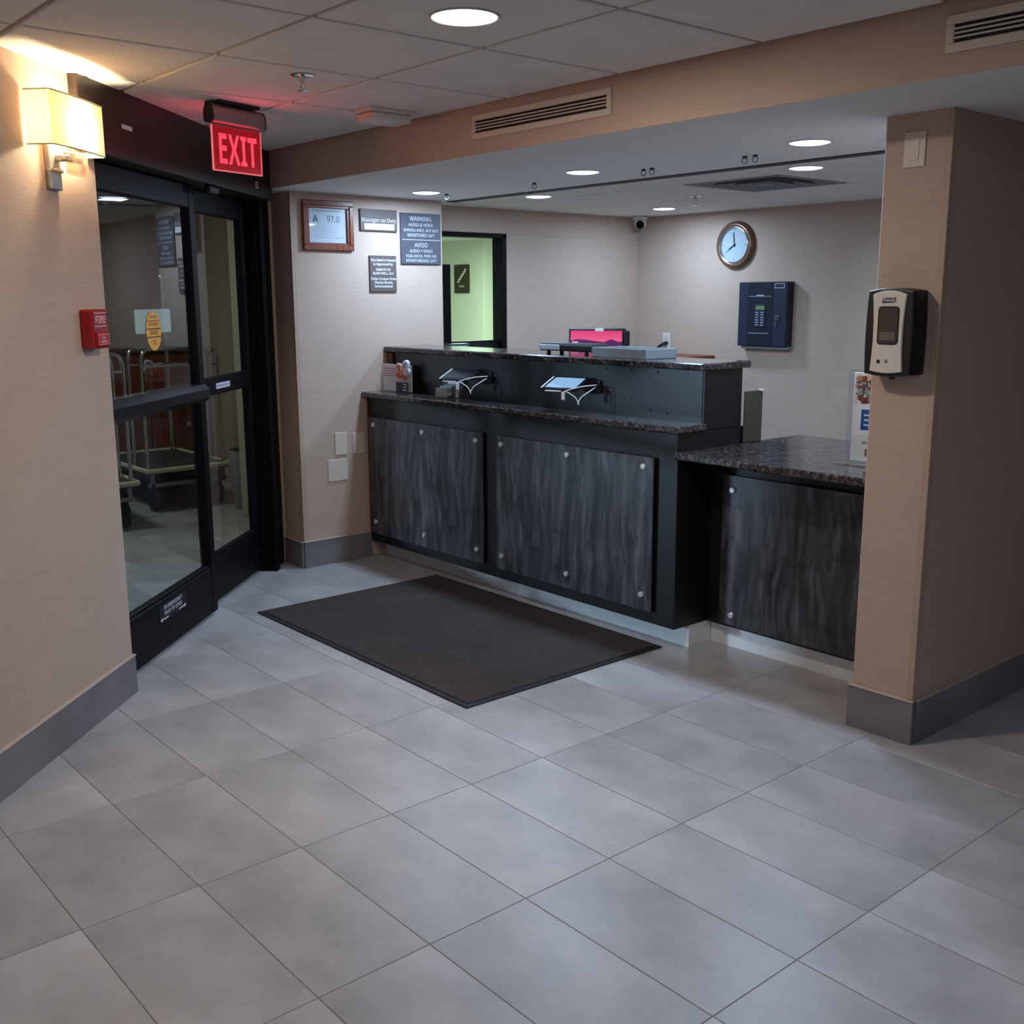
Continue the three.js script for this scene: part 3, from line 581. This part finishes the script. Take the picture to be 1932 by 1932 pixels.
{ // pass-through odds and ends on the window sill
  const p = thing('label_printer', 'small dark printer on the sill of the service window', 'printer', [OX - 0.01, 1.165, -4.34], SROT);
  part('body', cb(0.17, 0.05, 0.1, 0, 0.033, 0, 0.006), std({ color: 0x3a4450, roughness: 0.4 }), p);
  part('paper_slot', cb(0.12, 0.008, 0.004, 0, 0.04, 0.051, 0.001), std({ color: 0x9aa4b0, roughness: 0.4 }), p);
  part('foot_strip', cb(0.15, 0.01, 0.08, 0, 0.005, 0, 0.002), M.rubber, p);
  for (const [z, w, lab] of [[-4.50, 0.07, 'crumpled white slip next to the printer on the window sill'], [-4.61, 0.08, 'white folded slip on the window sill beside the black frame']]) {
    const s = thing('paper_slip', lab, 'paper', [OX - 0.005, 1.165, z], SROT + 0.1);
    const g = new THREE.PlaneGeometry(w, 0.06, 8, 6).rotateX(-Math.PI / 2); const q = g.attributes.position; for (let i = 0; i < q.count; i++) q.setY(i, 0.004 + 0.009 * (0.5 + 0.5 * Math.sin(q.getX(i) * 90 + q.getZ(i) * 70))); g.computeVertexNormals();
    part('sheet', g, std({ color: 0xe6ece2, roughness: 0.8, side: THREE.DoubleSide }), s);
  }
}
{ // brochure stand on the low counter
  const t = thing('brochure_stand', 'clear acrylic brochure stand on the low granite worktop beside the wall end', 'stand', [-2.19, 0.88, -3.67], 0.12);
  part('base_plate', cb(0.23, 0.005, 0.12, 0, 0.0025, 0, 0.001), M.acrylic, t);
  part('back_plate', cb(0.20, 0.355, 0.004, 0, 0.18, -0.03, 0.001), M.acrylic, t);
  for (const x of [-0.1, 0.1]) part('side_plate', cb(0.004, 0.355, 0.04, x, 0.18, -0.012, 0.001), M.acrylic, t);
  const bro = (lab, y, h, draw) => { const b = thing('brochure', lab, 'brochure', [-2.19, 0.88 + y, -3.67], 0.12); part('leaflet', cb(0.188, h, 0.008, 0, 0, -0.022, 0.001), M.paper, b); printPlane(0.186, h - 0.002, canvasTex(256, Math.round(256 * h / 0.188), draw), -0.0178, b, 'cover_print'); };
  bro('brochure with a reddish photograph at the top of the acrylic stand', 0.29, 0.12, (g, w, h) => { g.fillStyle = '#e8e6e6'; g.fillRect(0, 0, w, h); for (let i = 0; i < 260; i++) { const c = ['#7c3a34', '#b58b74', '#4c5a58', '#d9c2ae', '#5f2c2c', '#8f9c94'][Math.floor(rnd() * 6)]; g.fillStyle = c; g.fillRect(10 + rnd() * (w - 40), 10 + rnd() * (h - 40), 10 + rnd() * 26, 8 + rnd() * 30); } });
  bro('white brochure with a blue block in the middle of the acrylic stand', 0.17, 0.12, (g, w, h) => { g.fillStyle = '#e4e8ee'; g.fillRect(0, 0, w, h); g.fillStyle = '#1d4f9c'; g.fillRect(50, 26, 180, 110); g.fillStyle = '#e4e8ee'; for (const y of [52, 78, 104]) g.fillRect(66, y, 90, 8); });
  bro('pale brochure with faint marks at the foot of the acrylic stand', 0.06, 0.10, (g, w, h) => { g.fillStyle = '#d8dde0'; g.fillRect(0, 0, w, h); g.fillStyle = '#8aa0ac'; g.fillRect(60, 30, 120, 14); g.fillStyle = '#7a6a60'; g.fillRect(80, 70, 60, 40); });
}

// =====================================================================
// ON THE SIGN WALL (local x runs to -z, z out of the wall)
// =====================================================================
const onSign = (name, label, cat, y, z, group) => thing(name, label, cat, [SX, y, z], SROT, group);
{
  const t = onSign('framed_certificate', 'reddish wooden picture frame holding a certificate that reads A 97.0', 'picture frame', 1.91, -3.197);
  const w = 0.322, h = 0.268;
  part('frame', merged([frame(w, h, 0.028, 0.02, 0.010, 0.004), frame(w - 0.04, h - 0.04, 0.022, 0.012, 0.008, 0.003)]), M.cherry, t);
  part('certificate', cb(w - 0.07, h - 0.07, 0.002, 0, 0, 0.003, 0.0005), M.paper, t);
  printPlane(w - 0.08, h - 0.08, canvasTex(512, 396, (g, cw, ch) => {
    g.fillStyle = '#e2e6ee'; g.fillRect(0, 0, cw, ch); g.fillStyle = '#8e929c'; g.fillRect(60, 24, 390, 8); g.fillRect(90, 38, 330, 6);
    g.fillStyle = '#30323a'; g.font = 'bold 104px sans-serif'; g.fillText('A', 60, 160); g.font = '96px sans-serif'; g.fillText('97.0', 240, 156);
    g.fillStyle = '#b6bac4'; for (let i = 0; i < 7; i++) g.fillRect(60, 200 + i * 22, 180 + ((i * 53) % 160), 5);
    g.strokeStyle = '#6a7090'; g.lineWidth = 4; g.beginPath(); g.moveTo(380, 350); g.bezierCurveTo(410, 300, 430, 360, 470, 310); g.stroke();
  }), 0.0045, t, 'certificate_print', 0, 0, 0.35);
  part('frame_glass', new THREE.PlaneGeometry(w - 0.06, h - 0.06).translate(0, 0, 0.0075), M.acrylic, t);
}
{
  const t = onSign('manager_sign', 'brown plaque that reads Manager on Duty over a white name slot', 'sign', 1.952, -3.531);
  part('plaque', cb(0.25, 0.122, 0.012, 0, 0, 0.006, 0.002), M.signBrown, t);
  printPlane(0.246, 0.118, canvasTex(512, 246, (g, w, h) => { g.fillStyle = '#5a4f4c'; g.fillRect(0, 0, w, h); g.fillStyle = '#d8d2cc'; g.font = '60px serif'; g.textAlign = 'center'; g.fillText('Manager on Duty', w / 2, 142); }), 0.0124, t);
  part('name_slot', cb(0.205, 0.034, 0.004, 0, -0.036, 0.014, 0.001), M.paper, t);
}
{
  const t = onSign('surveillance_sign', 'tall dark grey WARNING and AVISO surveillance plaque', 'sign', 1.858, -3.825);
  part('plaque', cb(0.29, 0.292, 0.01, 0, 0, 0.005, 0.002), M.signGrey, t);
  printPlane(0.286, 0.288, canvasTex(768, 774, (g, w, h) => {
    g.fillStyle = '#4a4a56'; g.fillRect(0, 0, w, h); g.fillStyle = '#cfd0da'; g.textAlign = 'center';
    const T = (s, px, y) => { g.font = px + 'px sans-serif'; g.fillText(s, w / 2, y, w - 30); };
    T('WARNING', 92, 112); T('AUDIO & VIDEO', 66, 196); T('SURVEILLANCE, BUT NOT', 60, 276); T('MONITORED 24/7', 66, 354);
    g.fillRect(20, 398, w - 40, 8); T('AVISO', 92, 514); T('AUDIO Y VIDEO', 64, 596); T('VIGILANCIA, PERO NO', 60, 672); T('MONITOREADO 24/7', 64, 744);
  }), 0.0104, t);
}
{
  const t = onSign('ownership_sign', 'small brown plaque stating who owns and operates the hotel', 'sign', 1.655, -3.553);
  part('plaque', cb(0.184, 0.204, 0.01, 0, 0, 0.005, 0.002), M.signBrown, t);
  printPlane(0.18, 0.2, canvasTex(512, 570, (g, w, h) => {
    g.fillStyle = '#5a4f4c'; g.fillRect(0, 0, w, h); g.fillStyle = '#e4dedc'; g.textAlign = 'center';
    const T = (s, y, px = 52) => { g.font = 'bold ' + px + 'px serif'; g.fillText(s, w / 2, y, w - 16); };
    T('This Hotel Is Owned', 86); T('& Operated by', 150); T('DHRUVI OF', 236, 50); T('MARS HILL, LLC', 296, 50); T('Under License From', 384); T('Choice Hotels', 444); T('International', 504);
  }), 0.0104, t);
}
{
  const plate = (label, w, h, y, z, grp) => { const t = onSign('blank_wall_plate', label, 'wall plate', y, z, grp); part('plate', cb(w, h, 0.006, 0, 0, 0.003, 0.002), M.ivory, t); for (const s of [-1, 1]) part('plate_screw', cyl(0.003, 0.003, 0.002, 0, s * h * 0.33, 0.0066, 10, 'z'), M.white, t); };
  plate('upright ivory blank wall plate directly above the square one', 0.082, 0.128, 0.695, -3.234);
  plate('nearly square ivory blank wall plate below the upright one', 0.13, 0.126, 0.544, -3.207);
  plate('ivory blank wall plate half hidden beside the end of the reception desk', 0.08, 0.125, 0.688, -3.352);
}

// =====================================================================
// ON THE LEFT WALL
// =====================================================================
{
  const t = thing('fire_alarm_pull', 'red fire alarm pull station on the left wall by the door', 'fire alarm', dpt(-0.335, 1.413, 0.067), DROT);
  part('body', cb(0.115, 0.137, 0.048, 0, 0, 0.024, 0.006), M.fireRed, t);
  printPlane(0.1, 0.07, canvasTex(256, 180, (g, w, h) => { g.fillStyle = '#8f1a22'; g.fillRect(0, 0, w, h); g.fillStyle = '#f0b8bc'; g.textAlign = 'center'; g.font = 'bold 92px sans-serif'; g.fillText('FIRE', w / 2, 110); g.fillRect(14, 14, w - 28, 8); g.fillRect(14, 132, w - 28, 8); }), 0.0486, t, 'fire_lettering', 0, 0.028);
  part('pull_handle', cb(0.092, 0.05, 0.014, 0, -0.036, 0.05, 0.004), std({ color: 0xa8202a, roughness: 0.3 }), t);
  printPlane(0.08, 0.038, canvasTex(256, 120, (g, w, h) => { g.fillStyle = '#a8202a'; g.fillRect(0, 0, w, h); g.strokeStyle = '#f0b8bc'; g.lineWidth = 6; g.strokeRect(6, 6, w - 12, h - 12); g.fillStyle = '#f0b8bc'; g.textAlign = 'center'; g.font = 'bold 40px sans-serif'; g.fillText('PULL', w / 2, 54); g.fillText('DOWN', w / 2, 98); }), 0.0576, t, 'pull_lettering', 0, -0.036);
}

// =====================================================================
// CEILING AND SOFFIT FITTINGS
// =====================================================================
function soffitVent(label, x0, x1) {
  const t = thing('air_vent', label, 'vent', [(x0 + x1) / 2, 2.19, ZS]); const w = x1 - x0;
  part('vent_frame', frame(w, 0.094, 0.024, 0.008, 0.004, 0.003), M.ivory, t);
  part('vent_back', cb(w - 0.04, 0.05, 0.002, 0, 0, 0.001, 0.0005), M.rubber, t);
  for (let i = 0; i < 3; i++) part('vent_slat', cb(w - 0.046, 0.005, 0.006, 0, -0.0115 + i * 0.0115, 0.005, 0.001), M.ivory, t);
  return t;
}
soffitVent('long tan slotted air vent on the soffit above the reception desk', -3.565, -2.78);
soffitVent('tan slotted air vent at the passage end of the soffit', -1.55, -0.77);
{
  const t = thing('air_diffuser', 'square grey louvred air diffuser in the office ceiling', 'vent', [-3.58, OFFC, -4.805]);
  part('duct_back', cb(0.59, 0.01, 0.59, 0, 0.06, 0, 0.001), M.black, t);
  const ring = (r, y0, y1, r2) => { const g = []; for (let k = 0; k < 4; k++) { const s = new THREE.BufferGeometry(), q = [[-r, y0, r], [r, y0, r], [r2, y1, r2], [-r2, y1, r2]].map((p) => new THREE.Vector3(...p).applyAxisAngle(new THREE.Vector3(0, 1, 0), k * Math.PI / 2)); const a = []; for (const i of [0, 1, 2, 0, 2, 3]) a.push(q[i].x, q[i].y, q[i].z); s.setAttribute('position', new THREE.Float32BufferAttribute(a, 3)); s.computeVertexNormals(); g.push(metreUV(s)); } return merged(g); };
  const dm = std({ color: 0x8f8f96, roughness: 0.5, side: THREE.DoubleSide });
  part('diffuser_frame', merged([cb(0.6, 0.006, 0.03, 0, 0.0, 0.285), cb(0.6, 0.006, 0.03, 0, 0.0, -0.285), cb(0.03, 0.006, 0.54, 0.285, 0, 0), cb(0.03, 0.006, 0.54, -0.285, 0, 0)]), dm, t);
  for (const r of [0.27, 0.19, 0.115]) part('louvre', ring(r, -0.004, 0.045, r - 0.055), dm, t);
  part('centre_plate', cb(0.09, 0.004, 0.09, 0, -0.004, 0, 0.001), dm, t);
}
function sprinkler(label, x, y, z) {
  const t = thing('sprinkler_head', label, 'sprinkler', [x, y, z]);
  part('escutcheon', lathe([[0.0, -0.004], [0.036, -0.004], [0.042, 0.0], [0.0, 0.0]], 28), M.chrome, t);
  part('body', cyl(0.011, 0.011, 0.022, 0, -0.014, 0, 16), M.chrome, t);
  part('frame_arms', merged([tube([[-0.009, -0.024, 0], [-0.013, -0.036, 0], [0, -0.05, 0]], 0.0025, 12), tube([[0.009, -0.024, 0], [0.013, -0.036, 0], [0, -0.05, 0]], 0.0025, 12)]), M.chrome, t);
  part('deflector', cyl(0.019, 0.019, 0.002, 0, -0.052, 0, 24), M.chrome, t);
}
sprinkler('chrome sprinkler head in the lobby ceiling', -3.434, CEIL, -1.991);
sprinkler('sprinkler head in the office tile ceiling', -4.252, OFFC, -5.05);
for (const [x, z, lab] of [[-4.935, -3.745, 'small metal eye hook in the soffit near the certificate downlight'], [-4.197, -3.739, 'small metal eye hook alone in the soffit over the desk'], [-3.45, -3.735, 'metal eye hook of the pair in the soffit over the payment terminal'], [-3.40, -3.735, 'metal eye hook of the pair in the soffit over the payment terminal'], [-2.885, -3.733, 'metal eye hook of the pair in the soffit over the low worktop'], [-2.83, -3.73, 'metal eye hook of the pair in the soffit over the low worktop']]) {
  const t = thing('ceiling_hook', lab, 'hook', [x, SOFF, z], 0.6, 'eye hooks in the soffit');
  part('hook_base', cyl(0.009, 0.011, 0.006, 0, -0.003, 0, 16), M.dark, t);
  part('hook_eye', new THREE.TorusGeometry(0.011, 0.0028, 10, 22).translate(0, -0.018, 0), M.alu, t);
}
{
  const t = thing('motion_sensor', 'white rectangular sensor box on the lobby ceiling by the soffit', 'sensor', [-3.87, CEIL, -2.62]);
  part('sensor_base', cb(0.15, 0.014, 0.22, 0, -0.007, 0, 0.003), M.white, t);
  part('sensor_cover', cb(0.13, 0.034, 0.19, 0, -0.030, 0, 0.008), M.white, t);
  part('sensor_lens', cb(0.11, 0.024, 0.008, 0, -0.029, 0.096, 0.003), M.ivory, t);
}
{
  const t = thing('dome_camera', 'white dome security camera at the office ceiling corner', 'camera', [-5.53, OFFC, -5.96], 0.75);
  part('mount', lathe([[0, 0], [0.055, 0], [0.055, -0.018], [0.046, -0.03], [0, -0.03]], 32), M.white, t);
  part('eyeball', new THREE.SphereGeometry(0.044, 28, 20).translate(0, -0.05, 0.004), M.white, t);
  part('lens', merged([cyl(0.03, 0.03, 0.03, 0, 0, 0, 28, 'z').rotateX(0.4).translate(0, -0.06, 0.033)]), M.blackGloss, t);
}

// =====================================================================
// BACK WALL OF THE OFFICE
// =====================================================================
{
  const t = thing('wall_clock', 'round bronze wall clock with a pale face on the office back wall', 'clock', [-4.735, 1.862, BZ]);
  part('clock_case', lathe([[0.0, 0.0], [0.158, 0.0], [0.16, 0.012], [0.150, 0.03], [0.136, 0.036], [0.122, 0.030], [0.112, 0.022], [0.0, 0.022]], 64).rotateX(Math.PI / 2), M.bronzeClock, t);
  part('bezel', new THREE.TorusGeometry(0.118, 0.006, 12, 64).translate(0, 0, 0.03), M.chrome, t);
  const ft = canvasTex(512, 512, (g, w) => {
    g.fillStyle = '#d2dde6'; g.fillRect(0, 0, w, w); g.translate(w / 2, w / 2); g.strokeStyle = '#3a4048';
    for (let i = 0; i < 12; i++) { g.save(); g.rotate(i * Math.PI / 6); g.lineWidth = i % 3 ? 3 : 7; g.beginPath(); g.moveTo(0, -236); g.lineTo(0, i % 3 ? -210 : -190); g.stroke(); g.restore(); }
    g.strokeStyle = '#9aa4ae'; g.lineWidth = 2; g.beginPath(); g.arc(0, 0, 244, 0, 7); g.stroke();
  });
  const fg = new THREE.CircleGeometry(0.113, 48); part('clock_face', fg.translate(0, 0, 0.0235), printMat(ft, 0.5), t);
  const hand = (len, w, a, z) => new THREE.BoxGeometry(w, len, 0.0015).translate(0, len / 2 - 0.012, 0).rotateZ(-a).translate(0, 0, z);
  part('hour_hand', hand(0.062, 0.008, R(239), 0.026), M.black, t); part('minute_hand', hand(0.095, 0.006, R(354), 0.0275), M.black, t); part('second_hand', hand(0.1, 0.002, R(236), 0.029), M.black, t);
  part('hub', cyl(0.006, 0.006, 0.007, 0, 0, 0.027, 16, 'z'), M.black, t);
  part('clock_glass', new THREE.CircleGeometry(0.118, 48).translate(0, 0, 0.0315), M.acrylic, t);
}
{
  const t = thing('fire_alarm_control_box', 'navy blue fire alarm control panel on the office back wall', 'control panel', [-4.447, 1.40, BZ]);
  const w = 0.392, h = 0.424;
  part('cabinet', cb(w, h, 0.07, 0, 0, 0.035, 0.004), M.navyDark, t);
  part('back_box', cb(w * 0.97, 0.02, 0.05, 0.008, -h / 2 - 0.008, 0.025, 0.002), M.greyPlastic, t);
  part('door', cb(w - 0.006, h - 0.006, 0.008, 0, 0, 0.0735, 0.003), M.navy, t);
  part('inner_window', cb(0.2, h - 0.012, 0.004, -0.015, 0, 0.0785, 0.001), M.navyDark, t);
  part('door_line', merged([cb(0.18, 0.003, 0.002, -0.015, 0.118, 0.0812, 0.0004), cb(0.06, 0.008, 0.002, -0.015, 0.124, 0.0812, 0.0004), cb(0.165, 0.004, 0.002, -0.02, -0.125, 0.0812, 0.0004)]), std({ color: 0xaab4c6, roughness: 0.4 }), t);
  part('keypad', cb(0.088, 0.15, 0.006, -0.012, -0.01, 0.082, 0.002), M.navy, t);
  part('lcd', cb(0.072, 0.026, 0.002, -0.008, 0.042, 0.0858, 0.0005), std({ color: 0x6f8a58, emissive: 0x4a6a38, emissiveIntensity: 0.12, roughness: 0.3 }), t);
  for (let r = 0; r < 6; r++) for (const c of [0, 1]) part('key', cb(0.026, 0.007, 0.003, -0.033 + c * 0.042, 0.012 - r * 0.0165, 0.086, 0.001), std({ color: 0x9aa8bc, roughness: 0.5 }), t);
  part('status_label', merged([frame(0.08, 0.032, 0.005, 0.002, 0.0, 0.0004).translate(0.135, 0.185, 0.0785)]), std({ color: 0xaab4c6, roughness: 0.4 }), t);
  part('key_ring', merged([new THREE.TorusGeometry(0.012, 0.002, 8, 18).translate(0.13, -0.022, 0.085), cb(0.03, 0.008, 0.012, 0.128, -0.01, 0.084), tube([[0.125, -0.03, 0.085], [0.115, -0.055, 0.085], [0.12, -0.075, 0.085]], 0.002, 12)]), M.chrome, t);
}
{
  const t = thing('wall_outlet', 'white wall outlet with two black plugs on the office back wall', 'outlet', [-5.345, 1.20, BZ]);
  part('cover_plate', cb(0.07, 0.114, 0.006, 0, 0, 0.003, 0.002), M.white, t);
  for (const s of [-1, 1]) part('receptacle', cb(0.034, 0.03, 0.003, 0, s * 0.022, 0.0065, 0.002), M.ivory, t);
  const c = thing('power_cord', 'pair of black power cords hanging from the wall outlet', 'cord', [-5.345, 1.20, BZ]);
  for (const s of [0, 1]) { const k = part('cord', tube([[-0.012 + s * 0.022, -0.02 + s * 0.006, 0.014], [-0.02 + s * 0.022, -0.03, 0.05], [-0.07 + s * 0.02, -0.08, 0.07], [-0.11 + s * 0.012, -0.16, 0.06], [-0.12 + s * 0.01, -0.45, 0.03]], 0.006, 40), M.rubber, c); part('plug', cb(0.022, 0.02, 0.024, -0.012 + s * 0.022, -0.02 + s * 0.006, 0.018, 0.004), M.rubber, k); }
}
{
  const t = thing('file_cabinet', 'beige file cabinet with a brown wooden top against the office back wall', 'cabinet', [-5.055, 0, -5.86]);
  part('body', cb(0.34, 1.08, 0.36, 0, 0.54, 0, 0.004), M.deskLam, t);
  part('wooden_top', cb(0.36, 0.03, 0.38, 0, 1.095, 0, 0.003), std({ map: M.cherry.map, color: 0xffffff, roughness: 0.5 }), t);
  for (let i = 0; i < 3; i++) { const d = part('drawer', cb(0.33, 0.31, 0.012, 0, 0.2 + i * 0.33, 0.186, 0.003), M.deskLam, t); part('handle', cb(0.1, 0.012, 0.02, 0, 0.28 + i * 0.33, 0.2, 0.003), M.alu, d); }
}
{ // stair sign in the hall beyond
  const t = thing('stair_sign', 'dark plaque with a white stair symbol on the green-lit wall beyond the service window', 'sign', [-8.466, 1.70, -6.6]);
  part('plaque', slabShape(roundRect(0.23, 0.27, 0.014), 0.012, 0.002), std({ color: 0x3b3424, roughness: 0.5 }), t);
  printPlane(0.2, 0.24, canvasTex(256, 308, (g, w, h) => { g.fillStyle = '#3b3424'; g.fillRect(0, 0, w, h); g.strokeStyle = '#e8e8d8'; g.lineWidth = 18; g.beginPath(); let x = 40, y = 190; g.moveTo(x, y); for (let i = 0; i < 5; i++) { x += 32; g.lineTo(x, y); y -= 30; g.lineTo(x, y); } g.lineTo(x + 24, y); g.stroke(); g.fillStyle = '#d0d0c0'; g.font = 'bold 34px sans-serif'; g.textAlign = 'center'; g.fillText('STAIRS', w / 2, 258); }), 0.0125, t);
}

// =====================================================================
// ON THE WALL END
// =====================================================================
{
  const t = thing('hand_sanitizer_dispenser', 'white and black hand sanitizer dispenser on the tan wall end', 'dispenser', [-1.872, 1.40, PZ]);
  const side = new THREE.Shape(); side.moveTo(-0.075, -0.128); side.quadraticCurveTo(0, -0.142, 0.075, -0.128); side.quadraticCurveTo(0.082, 0, 0.073, 0.125); side.quadraticCurveTo(0, 0.14, -0.073, 0.125); side.quadraticCurveTo(-0.082, 0, -0.075, -0.128);
  part('body', slabShape(side, 0.088, 0.008), M.black, t);
  const fs = new THREE.Shape(); fs.moveTo(-0.054, -0.122); fs.quadraticCurveTo(0, -0.134, 0.054, -0.122); fs.quadraticCurveTo(0.042, 0, 0.056, 0.118); fs.quadraticCurveTo(0, 0.14, -0.056, 0.118); fs.quadraticCurveTo(-0.042, 0, -0.054, -0.122);
  part('front_plate', slabShape(fs, 0.012, 0.003).translate(0, 0, 0.084), std({ color: 0xdcd6cf, roughness: 0.35 }), t);
  part('window', slabShape(roundRect(0.064, 0.112, 0.010), 0.004, 0.001).translate(0.002, 0.022, 0.0945), std({ color: 0x4a423e, roughness: 0.18 }), t);
  part('window_rim', slabShape((() => { const s = roundRect(0.072, 0.12, 0.013); s.holes.push(roundRect(0.064, 0.112, 0.010)); return s; })(), 0.004, 0.001).translate(0.002, 0.022, 0.0945), M.black, t);
  part('refill', slabShape(roundRect(0.054, 0.025, 0.006), 0.002, 0.0006).translate(0.002, -0.012, 0.098), std({ color: 0x6d645e, roughness: 0.3 }), t);
  printPlane(0.052, 0.021, canvasTex(256, 104, (g, w, h) => { g.fillStyle = '#dcd6cf'; g.fillRect(0, 0, w, h); g.fillStyle = '#26263a'; g.beginPath(); g.moveTo(10, 96); g.lineTo(24, 14); g.lineTo(250, 6); g.lineTo(236, 84); g.fill(); g.fillStyle = '#ece8e4'; g.font = 'bold 62px serif'; g.textAlign = 'center'; g.fillText('Purell', w / 2, 68); }), 0.0968, t, 'logo', 0, 0.101);
  part('sensor_mark', cb(0.011, 0.011, 0.002, -0.026, -0.094, 0.0965, 0.0005), M.black, t);
  part('drop_mark', cyl(0.006, 0.006, 0.002, 0.002, -0.092, 0.0962, 16, 'z'), M.alu, t);
  part('nozzle', cyl(0.012, 0.009, 0.02, 0, -0.142, 0.05, 16), M.black, t);
}
{
  const t = thing('switch_plate', 'ivory switch plate high on the tan wall end above the dispenser', 'wall plate', [-1.871, 1.97, PZ]);
  part('plate', cb(0.074, 0.108, 0.006, 0, 0, 0.003, 0.002), M.ivory, t);
  part('insert', cb(0.034, 0.068, 0.004, 0, 0, 0.0065, 0.0015), M.ivory, t);
}

// =====================================================================
// VESTIBULE
// =====================================================================
function cart(label, pos, turn) {
  const t = thing('luggage_cart', label, 'luggage cart', pos, turn, 'luggage carts in the vestibule');
  part('deck', cb(0.62, 0.03, 1.0, 0, 0.30, 0, 0.006), std({ color: 0x3b3634, roughness: 0.9 }), t);
  const bump = part('bumper', merged([cb(0.66, 0.035, 0.025, 0, 0.312, 0.512, 0.01), cb(0.66, 0.035, 0.025, 0, 0.312, -0.512, 0.01), cb(0.025, 0.035, 1.0, 0.322, 0.312, 0, 0.01), cb(0.025, 0.035, 1.0, -0.322, 0.312, 0, 0.01)]), M.cream, t);
  part('lower_frame', merged([cb(0.6, 0.03, 0.03, 0, 0.2, 0.45), cb(0.6, 0.03, 0.03, 0, 0.2, -0.45), cb(0.03, 0.12, 0.03, 0.27, 0.24, 0.45), cb(0.03, 0.12, 0.03, -0.27, 0.24, 0.45)]), M.alu, t);
  for (const x of [-0.24, 0.24]) for (const z of [-0.4, 0.4]) part('wheel', merged([cyl(0.09, 0.09, 0.04, x, 0.09, z, 24, 'x'), cb(0.05, 0.1, 0.06, x, 0.2, z, 0.004)]), M.rubber, t);
  const r = 0.0135;
  for (const z of [0.44, 0.2]) part('hoop', tube([[-0.29, 0.31, z], [-0.29, 1.08, z], [-0.27, 1.15, z], [-0.22, 1.17, z], [0.22, 1.17, z], [0.27, 1.15, z], [0.29, 1.08, z], [0.29, 0.31, z]], r, 90), M.chrome, t);
  part('side_rail', merged([tube([[-0.25, 1.16, 0.44], [-0.25, 1.16, 0.2]], r, 6), tube([[0.25, 1.16, 0.44], [0.25, 1.16, 0.2]], r, 6), tube([[-0.29, 1.05, 0.44], [0.29, 1.05, 0.44]], r * 0.8, 6), tube([[-0.29, 1.05, 0.2], [0.29, 1.05, 0.2]], r * 0.8, 6)]), M.chrome, t);
  part('hanger_pole', merged([tube([[0.27, 0.31, -0.44], [0.27, 1.66, -0.44]], r * 1.3, 8), new THREE.SphereGeometry(0.035, 18, 14).translate(0.27, 1.69, -0.44)]), M.chrome, t);
  return t;
}
cart('chrome framed luggage cart with a cream bumper behind the first door leaf', [-7.92, 0, -3.24], Math.PI / 2);
cart('chrome luggage cart partly hidden by the left wall beyond the doors', [-7.52, 0, -2.40], Math.PI / 2 - 0.06);
{
  const t = thing('storage_cabinet', 'low reddish brown wooden cabinet against the vestibule wall behind the carts', 'cabinet', [-8.66, 0, -2.9]);
  part('body', span(-0.19, 0.17, 0.06, 1.10, -1.0, 1.5, 0.004), M.brownWood, t);
  part('cabinet_top', span(-0.2, 0.2, 1.10, 1.13, -1.02, 1.52, 0.004), M.brownWood, t);
  for (let i = 0; i < 5; i++) { const d = part('door', span(0.17, 0.188, 0.1, 1.07, -0.98 + i * 0.49, -0.51 + i * 0.49, 0.004), M.cherry, t); part('handle', tube([[0.2, 0.55, -0.55 + i * 0.49], [0.21, 0.6, -0.55 + i * 0.49], [0.2, 0.65, -0.55 + i * 0.49]], 0.006, 12), M.chrome, d); }
}
{
  const t = thing('waste_bin', 'grey round waste bin beside the khaki pier beyond the doors', 'bin', [-7.22, 0, -3.62]);
  part('bin_body', lathe([[0, 0], [0.13, 0], [0.155, 0.42], [0.16, 0.43], [0.15, 0.43], [0.126, 0.012], [0, 0.012]], 36), M.greyPlastic, t);
}
renderer.render(scene, camera);
